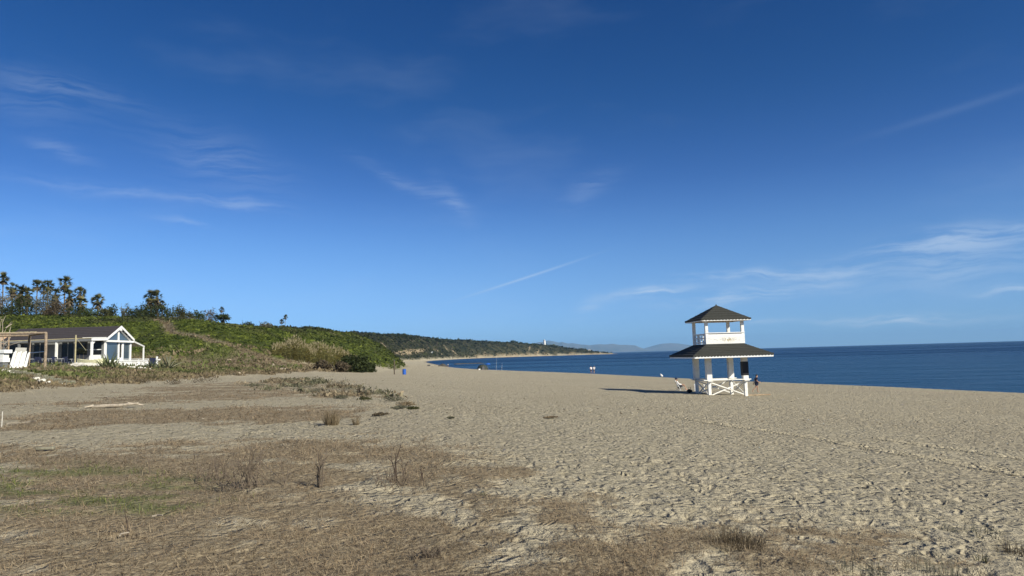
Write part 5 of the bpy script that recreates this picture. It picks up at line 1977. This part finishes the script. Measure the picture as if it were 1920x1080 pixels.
# ------------------------------------------------------------------ grass mat of the dune
def blades(name, label, n, rmin, rmax, field, seed, lo, hi, length, width, tilt):
    rs = np.random.default_rng(seed)
    az = R(1) * rs.uniform(-41, 41, n)
    r_ = np.exp(rs.uniform(math.log(rmin), math.log(rmax), n))
    x, y = r_ * np.sin(az), r_ * np.cos(az)
    z, s, h, dry, green, scr, straw = terrain_full(x, y)
    f_ = {'dry': dry * (1 - .75 * green), 'green': green * np.clip(dry + .2, 0, 1)}[field] * (1 - scr)
    k = rs.uniform(0, 1, n) < f_
    x, y, z, r_ = x[k], y[k], z[k], r_[k]
    m = len(x)
    grow = np.clip(r_ / 9, 1, 4)
    clump = fbm(x / .8, y / .8, 3, 140)
    L = length * rs.uniform(.45, 1.5, m) * (.5 + clump) * np.clip(grow, 1, 1.6)
    w = width * rs.uniform(.6, 1.4, m) * grow
    th = rs.uniform(0, 2 * math.pi, m)
    el = R(1) * np.clip(rs.normal(tilt, 22, m), -6, 85)
    d = np.stack([np.cos(th) * np.cos(el), np.sin(th) * np.cos(el), np.sin(el)], 1)
    sdv = np.stack([-np.sin(th), np.cos(th), rs.normal(0, .4, m)], 1)
    p0 = np.stack([x, y, z - .004], 1)
    p1 = p0 + d * (L * .55)[:, None]
    bend = np.stack([np.cos(th + rs.normal(0, .5, m)), np.sin(th + rs.normal(0, .5, m)), rs.uniform(-.5, .25, m)], 1)
    p2 = p1 + bend * (L * .5)[:, None]
    ww = (w / 2)[:, None] * sdv
    V = np.stack([p0 - ww, p0 + ww, p1 + ww * .7, p0 - ww, p1 + ww * .7, p1 - ww * .7, p1 - ww * .7, p1 + ww * .7, p2], 1).reshape(-1, 3)
    t = np.clip(.55 * clump + .5 * rs.uniform(0, 1, m), 0, 1)[:, None] ** 1.2
    col = np.array(lo) + (np.array(hi) - np.array(lo)) * t
    red = (rs.uniform(0, 1, m) < .4)[:, None]
    col = np.where(red, col * np.array([.86, .80, .76]), col)
    o = np_mesh(name, V, 3, np.repeat(col, 9, 0), M_DRYLEAF)
    tag(o, label, "grass", kind='stuff')
    return m


nb = blades("dry_grass", "matted brown dry grass covering the dune foreground", 330000, 3.6, 110, 'dry', 3, (.085, .064, .040), (.45, .36, .238), .11, .0042, 18)
blades("straw_litter", "fine broken straw lying over the dune foreground", 300000, 3.6, 30, 'dry', 8, (.06, .046, .029), (.52, .425, .295), .045, .0042, 6)
ng = blades("green_grass", "short green grass patches among the dry mat", 120000, 3.6, 110, 'green', 4, (.055, .075, .020), (.22, .25, .08), .10, .005, 45)


def litter():
    """dark weed scraps and shells strewn over the sand"""
    rs = np.random.default_rng(19)
    n = 26000
    az = R(1) * rs.uniform(-41, 41, n)
    r_ = np.exp(rs.uniform(math.log(3.6), math.log(120), n))
    x, y = r_ * np.sin(az), r_ * np.cos(az)
    z, s, h, dry, green, scr, straw = terrain_full(x, y)
    wr = np.exp(-((s - 11 - 2 * (fbm(x / 12, y / 12, 2, 166) - .5)) / .5) ** 2)
    k = (rs.uniform(0, 1, n) < .12 + .5 * sstep(fbm(x / 3, y / 3, 3, 160), .5, .7) + wr) & (s > 8) & (dry < .6)
    x, y, z, r_ = x[k], y[k], z[k], r_[k]
    m = len(x)
    c = np.stack([x, y, z + .006], 1)
    V = tri_cloud(c, .010 * rs.uniform(.6, 1.8, m) * np.clip(r_ / 10, 1, 3), rs, .35)
    base = np.where((rs.uniform(0, 1, m) < .3)[:, None], [.5, .45, .36], [.09, .068, .045])
    o = np_mesh("beach_litter", V, 3, np.repeat(base * rs.uniform(.6, 1.3, (m, 1)), 3, 0), M_DRYLEAF)
    tag(o, "small weed scraps and shell bits strewn over the sand", "beach litter", kind='stuff')


litter()


def bank_grass():
    """rough straw and green clumps on the bank and the foot of the hill"""
    rs = np.random.default_rng(29)
    n = 150000
    az = R(1) * rs.uniform(-41, -8, n)
    r_ = np.exp(rs.uniform(math.log(38), math.log(190), n))
    x, y = r_ * np.sin(az), r_ * np.cos(az)
    z, s, h, dry, green, scr, straw = terrain_full(x, y)
    k = (rs.uniform(0, 1, n) < np.maximum(dry * (x < -30 + .0 * y), straw * .8) * (.35 + .65 * fbm(x / 2.5, y / 2.5, 2, 180) * 1.4)) & (y < 175) & (x < -26)
    hx = (y > HY + VY - .2) & (y < HY + 4) & (x < HX + 2.0) & (x > HX - 15)
    k &= ~hx
    k &= ~((x < -43) & (y < 99) & (rs.uniform(0, 1, n) < .88))
    x, y, z, green, r_ = x[k], y[k], z[k], green[k], r_[k]
    m = len(x)
    cl = fbm(x / 1.6, y / 1.6, 3, 185)
    size = .055 * rs.uniform(.6, 1.6, m) * (.4 + 1.2 * cl) * np.clip(r_ / 60, .8, 2)
    c = np.stack([x, y, z + size * .5], 1)
    d = rs.normal(size=(m, 3, 3))
    d[:, 2, 2] = np.abs(d[:, 2, 2]) + 1.4
    V = (c[:, None, :] + d * size[:, None, None]).reshape(-1, 3)
    t = np.clip(cl * .9 + rs.normal(0, .22, m), 0, 1)[:, None]
    st = np.array([.085, .066, .041]) + np.array([.20, .158, .098]) * t
    gr = np.array([.045, .06, .018]) + np.array([.11, .12, .04]) * t
    g_ = (np.clip(green * 1.1 + rs.normal(0, .15, m), 0, 1))[:, None]
    o = np_mesh("bank_grass", V, 3, np.repeat(st * (1 - g_) + gr * g_, 3, 0), M_DRYLEAF)
    tag(o, "rough straw and green grass on the bank below the restaurant", "grass", kind='stuff')


bank_grass()


def hummock_plants():
    rs = np.random.default_rng(37)
    poly = gxy([(470, 716), (540, 711), (620, 713), (705, 735), (795, 764), (770, 774), (650, 756), (530, 738)])
    bx0, bx1 = min(p[0] for p in poly), max(p[0] for p in poly)
    by0, by1 = min(p[1] for p in poly), max(p[1] for p in poly)
    n = 60000
    x, y = rs.uniform(bx0, bx1, n), rs.uniform(by0, by1, n)
    nz = fbm(x / 2.2, y / 3.2, 3, 190)
    k = (rs.uniform(0, 1, n) < soft_poly(x, y, poly, .03) * sstep(nz, .53, .7))
    x, y = x[k], y[k]
    z = terrain_full(x, y)[0]
    m = len(x)
    size = .07 * rs.uniform(.5, 1.4, m)
    d = rs.normal(size=(m, 3, 3))
    d[:, 2, 2] = np.abs(d[:, 2, 2]) + .8
    V = (np.stack([x, y, z + size * rs.uniform(.2, 1.6, m)], 1)[:, None, :] + d * size[:, None, None]).reshape(-1, 3)
    t = rs.uniform(0, 1, (m, 1))
    mixc = sstep(fbm(x / 1.5, y / 1.5, 2, 195), .42, .6)[:, None]
    col = (np.array([.07, .072, .042]) + np.array([.13, .12, .08]) * t) * (1 - mixc) + (np.array([.12, .095, .06]) + np.array([.24, .2, .135]) * t) * mixc
    o = np_mesh("dune_creeper", V, 3, np.repeat(col, 3, 0), M_DRYLEAF)
    tag(o, "low grey-green creeping plants over the sandy hummock", "creeper", kind='stuff')


hummock_plants()


def tyre_tracks():
    """tread ribs pressed into the sand, draped over the beach"""
    for poly, lab in zip(TRACKS, ("long tyre track pressed across the right half of the sand", "short tyre track above the long one")):
        pts = smooth_poly(poly, 2)
        P = np.array(pts)
        seg = np.r_[0, np.cumsum(np.hypot(*np.diff(P, axis=0).T))]
        t = np.arange(0, seg[-1], .07)
        cx, cy = np.interp(t, seg, P[:, 0]), np.interp(t, seg, P[:, 1])
        dx, dy = np.gradient(cx), np.gradient(cy)
        ln = np.hypot(dx, dy)
        nx, ny = -dy / ln, dx / ln
        w = np.linspace(-.42, .42, 13)
        X, Y = cx[:, None] + nx[:, None] * w, cy[:, None] + ny[:, None] * w
        Z = terrain_full(X.ravel(), Y.ravel())[0].reshape(X.shape)
        prof = np.exp(-(w / .27) ** 6)
        rib = np.sin((t[:, None] + .5 * np.abs(w)) * 2 * math.pi / .44)
        Z = Z + .006 + prof * (.038 * rib + .01 * vnoise(t * 3, t * 0, 6)[:, None]) + .022 * np.exp(-((np.abs(w) - .33) / .05) ** 2)
        Z[:, 0] -= .06
        Z[:, -1] -= .06
        n, m_ = X.shape
        V = np.stack([X, Y, Z], -1).reshape(-1, 3)
        i, j = np.meshgrid(np.arange(n - 1), np.arange(m_ - 1), indexing='ij')
        a = (i * m_ + j).ravel()
        Q = np.stack([a, a + 1, a + m_ + 1, a + m_], 1)
        me = bpy.data.meshes.new("tyre_track")
        me.from_pydata(V.tolist(), [], Q.tolist())
        me.polygons.foreach_set('use_smooth', np.ones(len(Q), bool))
        me.materials.append(bpy.data.materials["ground"])
        o = link(bpy.data.objects.new("tyre_track", me))
        tag(o, lab, kind='structure')


tyre_tracks()


# ------------------------------------------------------------------ single plants on the dune
def tuft(name, label, cat, q, n, hgt, spread, width, pal, seed, up=70, group=None):
    rs = np.random.default_rng(seed)
    t = thing(name, label, cat, q, 0, group)
    tri, ti = [], []
    lo, hi = np.array(PAL[pal][0]), np.array(PAL[pal][1])
    for k in range(n):
        a = rs.uniform(0, 6.283)
        r0 = spread * .45 * math.sqrt(rs.uniform())
        p0 = np.array([math.cos(a) * r0, math.sin(a) * r0, -.01])
        a2 = a + rs.normal(0, .9)
        el = R(np.clip(rs.normal(up, 14), 15, 90))
        L = hgt * rs.uniform(.55, 1.1)
        d = np.array([math.cos(a2) * math.cos(el), math.sin(a2) * math.cos(el), math.sin(el)])
        s_ = np.array([-math.sin(a2), math.cos(a2), 0]) * width / 2
        p1 = p0 + d * L * .6
        p2 = p1 + (d + [math.cos(a2) * .5, math.sin(a2) * .5, -.25]) * L * .4
        tri += [p0 - s_, p0 + s_, p1 + s_ * .6, p0 - s_, p1 + s_ * .6, p1 - s_ * .6, p1 - s_ * .6, p1 + s_ * .6, p2]
        ti += [lo + (hi - lo) * rs.uniform()] * 9
    np_mesh("blades", np.array(tri), 3, np.array(ti), M_DRYLEAF, t)
    return t


def twigs(name, label, q, n, hgt, spread, seed, rad=.006, mat=None, forks=3, el=(35, 80)):
    rs = np.random.default_rng(seed)
    t = thing(name, label, "twig plant", q)
    m = MB()
    for k in range(n):
        a, e = rs.uniform(0, 6.283), R(rs.uniform(*el))
        L = hgt * rs.uniform(.55, 1.1)
        d = Vector((math.cos(a) * math.cos(e), math.sin(a) * math.cos(e), math.sin(e)))
        p0 = Vector((rs.normal(0, spread * .2), rs.normal(0, spread * .2), -.02))
        p1 = p0 + d * L * .5
        p2 = p1 + (d + Vector((rs.normal(0, .25), rs.normal(0, .25), .1))).normalized() * L * .5
        m.tube([p0, p1, p2], [rad, rad * .8, rad * .4], 5)
        for j in range(forks):
            c = p0.lerp(p1, rs.uniform(.4, 1)) if j % 2 else p1.lerp(p2, rs.uniform(0, .8))
            dd = (d + Vector((rs.normal(0, .7), rs.normal(0, .7), rs.normal(.1, .3)))).normalized()
            m.tube([c, c + dd * L * rs.uniform(.15, .35)], [rad * .55, rad * .25], 4)
        if n <= 6:
            m.build("stem", mat or M_TWIG, t)
            m = MB()
    if n > 6:
        o = m.build("stems", mat or M_TWIG, t)
        o['kind'] = 'stuff'
    return t


M_TWIG = simple_mat("dead_twig", (0.125, 0.097, 0.07), 0.9, 0.3, 20)
M_STALK = simple_mat("dark_stalk", (0.07, 0.05, 0.036), 0.9, 0.3, 20)
tuft("grass_tuft", "tall dry grass tuft with dark heart at the sand's edge", "grass tuft", ground(622, 797), 240, .50, .40, .012, 'straw', 1, 74)
tuft("grass_tuft", "small dry tuft right of the tall dark-hearted one", "grass tuft", ground(668, 796), 80, .32, .2, .010, 'straw', 2, 68)
tuft("grass_tuft", "broad low dark dead tuft in the right foreground", "grass tuft", ground(1375, 1024), 420, .20, .62, .005, 'brown', 3, 66)
tuft("grass_tuft", "sparse grey grass blades at the bottom edge right of the dark tuft", "grass tuft", ground(1610, 1078), 90, .16, .5, .004, 'greygreen', 4, 80)
tuft("grass_tuft", "sparse grey grass blades at the bottom edge further right", "grass tuft", ground(1760, 1078), 110, .18, .6, .004, 'greygreen', 5, 80)
tuft("grass_tuft", "small green sprig in the right foreground sand", "sprig", ground(1840, 1052), 14, .12, .10, .008, 'olive', 6, 60)
tuft("grass_tuft", "reddish dry clump at the right edge of the foreground", "grass tuft", ground(1908, 1040), 130, .16, .36, .006, 'brown', 7, 60)
tuft("grass_tuft", "green-grey flat patch of blades on the right sand", "grass tuft", ground(1825, 1000), 120, .12, .7, .006, 'greygreen', 8, 50)
tuft("grass_tuft", "small dark green rosette with white fleck on the straw", "rosette", ground(912, 928), 60, .06, .18, .012, 'olive', 9, 40)
twigs("twig_bush", "wide bare twig bush in the dry grass left of centre", ground(470, 912), 40, .58, .9, 11, .0058)
twigs("twig_bush", "smaller bare twig bush left of the wide one", ground(400, 898), 20, .40, .6, 12, .0052)
twigs("dead_stalk", "upright forked dead stalk right of the wide twig bush", ground(602, 911), 6, .55, .15, 13, .010, None, 4, (60, 88))
twigs("dead_stalk", "tallest dark dead stalk of a trio in the dry grass", ground(744, 903), 3, .60, .05, 14, .011, M_STALK, 1, (80, 89))
twigs("dead_stalk", "thin dark dead stalk right of the tallest", ground(757, 899), 2, .42, .04, 15, .008, M_STALK, 1, (80, 89))
twigs("dead_stalk", "short dark dead stalk at the right of the trio", ground(792, 901), 2, .32, .05, 16, .009, M_STALK, 2, (75, 89))
twigs("twig_bush", "low twiggy tangle round the foot of the dead stalks", ground(735, 908), 34, .25, .7, 17, .005, M_TWIG)
twigs("dead_stalk", "thin lone stalk in the green patch", ground(281, 886), 2, .45, .05, 18, .007, None, 2, (70, 89))
twigs("dead_stalk", "thin lone stalk in the bottom left straw", ground(240, 1004), 2, .30, .05, 19, .005, M_STALK, 1, (70, 89))
twigs("dead_stalk", "thin stalk near the top of the dry mat", ground(363, 868), 2, .38, .05, 20, .006, None, 2, (70, 89))
twigs("twig_bush", "small twiggy clump in the lower straw", ground(804, 1045), 40, .15, .3, 21, .004, M_TWIG)

SEA = [(735, 753, 20, 9, 'greygreen', "green succulent clump at the edge of the open sand"), (763, 762, 13, 9, 'straw', "pale dry clump right of the green succulents"), (775, 768, 9, 5, 'olive', "small succulent at the tip of the dune edge"),
       (750, 767, 12, 5, 'greygreen', "flat grey-green plant below the pale dry clump"), (640, 748, 10, 6, 'greygreen', "small grey-green plant on the sandy lip"), (683, 751, 9, 6, 'olive', "small olive plant on the sandy lip"),
       (660, 732, 20, 8, 'greygreen', "grey-green dune plant nearest the open sand"), (690, 740, 10, 6, 'greygreen', "little grey-green plant right of the dune hummock"), (625, 724, 18, 8, 'greygreen', "grey-green dune plant on the hummock"),
       (600, 734, 18, 6, 'greygreen', "olive dune plant in front of the hummock"), (570, 728, 20, 9, 'greygreen', "grey-green dune plant left of the hummock"), (537, 722, 20, 11, 'brown', "brown dune bush beside the sandy track"),
       (590, 716, 18, 8, 'olive', "olive dune bush behind the hummock"), (478, 724, 18, 4, 'greygreen', "low olive plant on the strip of grass"), (380, 718, 22, 11, 'brown', "brown twiggy dune bush by the track"),
       (322, 721, 16, 9, 'brown', "smaller brown dune bush left of the twiggy one"), (290, 712, 22, 9, 'olive', "olive bush at the foot of the grassy bank"), (265, 718, 16, 7, 'brown', "brown bush at the foot of the grassy bank"),
       (730, 743, 8, 2, 'brown', "flat dark plant alone on the open sand"), (845, 786, 4, 1.5, 'greygreen', "little sprig alone on the open sand"), (1030, 785, 10, 1.0, 'straw', "low weed streak on the open sand"), (715, 780, 12, 5, 'brown', "brown scrap plant on the sandy slope")]
for i, (u, v, rx, ry, pal, lab) in enumerate(SEA):
    q = ground(u, v)
    k = q.y / FPX
    shrub("dune_plant", lab, "plant", q, np.array([0, 0, ry * k * .35]), np.array([rx * k * 1.15, rx * k * .9, ry * k * .8]), pal, 700, max(.02, .62 * k), 1400 + i, "dune plants", trunk=False, loose=1.6, dome=True)


# agaves: each sword leaf is a part
def agave(label, q, n, L0, seed, pal=((.05, .065, .035), (.17, .19, .095)), up=(15, 85)):
    rs = np.random.default_rng(seed)
    t = thing("agave", label, "agave", q, rs.uniform(0, 6), "agaves by the restaurant")
    for k in range(n):
        a = k * 2.399 + rs.normal(0, .15)
        el = R(np.interp(k / n, [0, 1], up) + rs.normal(0, 6))
        L = L0 * rs.uniform(.75, 1.1)
        d = Vector((math.cos(a) * math.cos(el), math.sin(a) * math.cos(el), math.sin(el)))
        s_ = Vector((-math.sin(a), math.cos(a), 0))
        V, col = [], Vector(pal[0]).lerp(Vector(pal[1]), rs.uniform())
        sec = 5
        for j in range(sec + 1):
            f_ = j / sec
            c = d * L * f_ + Vector((math.cos(a), math.sin(a), 0)) * .12 * L * f_ * f_ - Vector((0, 0, .16 * L * f_ * f_ * math.cos(el)))
            w = L * .075 * (1 - f_ ** 1.8) + .004
            up_ = d.cross(s_).normalized() * (-1)
            V += [c - s_ * w + up_ * w * .5, c - up_ * w * .35, c + s_ * w + up_ * w * .5]
        F_ = []
        for j in range(sec):
            b = j * 3
            F_ += [(b, b + 1, b + 4, b + 3), (b + 1, b + 2, b + 5, b + 4), (b, b + 3, b + 5, b + 2)]
        m = MB().add(V, F_).mesh("leaf", M_AGAVE)
        at_ = m.attributes.new('tint', 'FLOAT_COLOR', 'POINT')
        at_.data.foreach_set('color', np.tile(np.array([*col, 1], np.float32), len(m.vertices)))
        link(bpy.data.objects.new("leaf", m), t)


agave("large green agave in front of the restaurant gable", ground(204, 690.5), 22, 1.75, 1)
agave("smaller agave at the left of the large one", ground(193, 690), 14, 1.3, 2)
agave("low agave at the right of the large one", ground(217, 691.5), 14, 1.2, 3)
agave("agave right of the picket fence", ground(283, 690), 14, 1.3, 4, ((.035, .045, .03), (.09, .11, .065)))
agave("tall pale agave at the right end of the terrace", ground(315, 691.5), 20, 1.7, 5, ((.06, .07, .045), (.24, .23, .15)), (25, 88))
agave("small agave between the sign post and the tall pale one", ground(303, 691), 12, 1.2, 6)


# ------------------------------------------------------------------ air
def build_haze():
    m = bpy.data.materials.new("haze")
    m.use_nodes = True
    nt = m.node_tree
    nt.nodes.remove(nt.nodes["Principled BSDF"])
    pv = nt.nodes.new("ShaderNodeVolumePrincipled")
    pv.inputs['Color'].default_value = HAZE_COL
    pv.inputs['Density'].default_value = HAZE_D
    pv.inputs['Anisotropy'].default_value = 0.0
    nt.links.new(pv.outputs[0], nt.nodes["Material Output"].inputs['Volume'])
    o = MB().box(-30500, 30500, -30500, 30500, -8.0, 500).build("haze", m)
    tag(o, "thin blue air that pales the far mountains", kind='stuff')


HAZE_COL = (0.34, 0.64, 1.0, 1)
HAZE_D = 3.8e-5
build_haze()
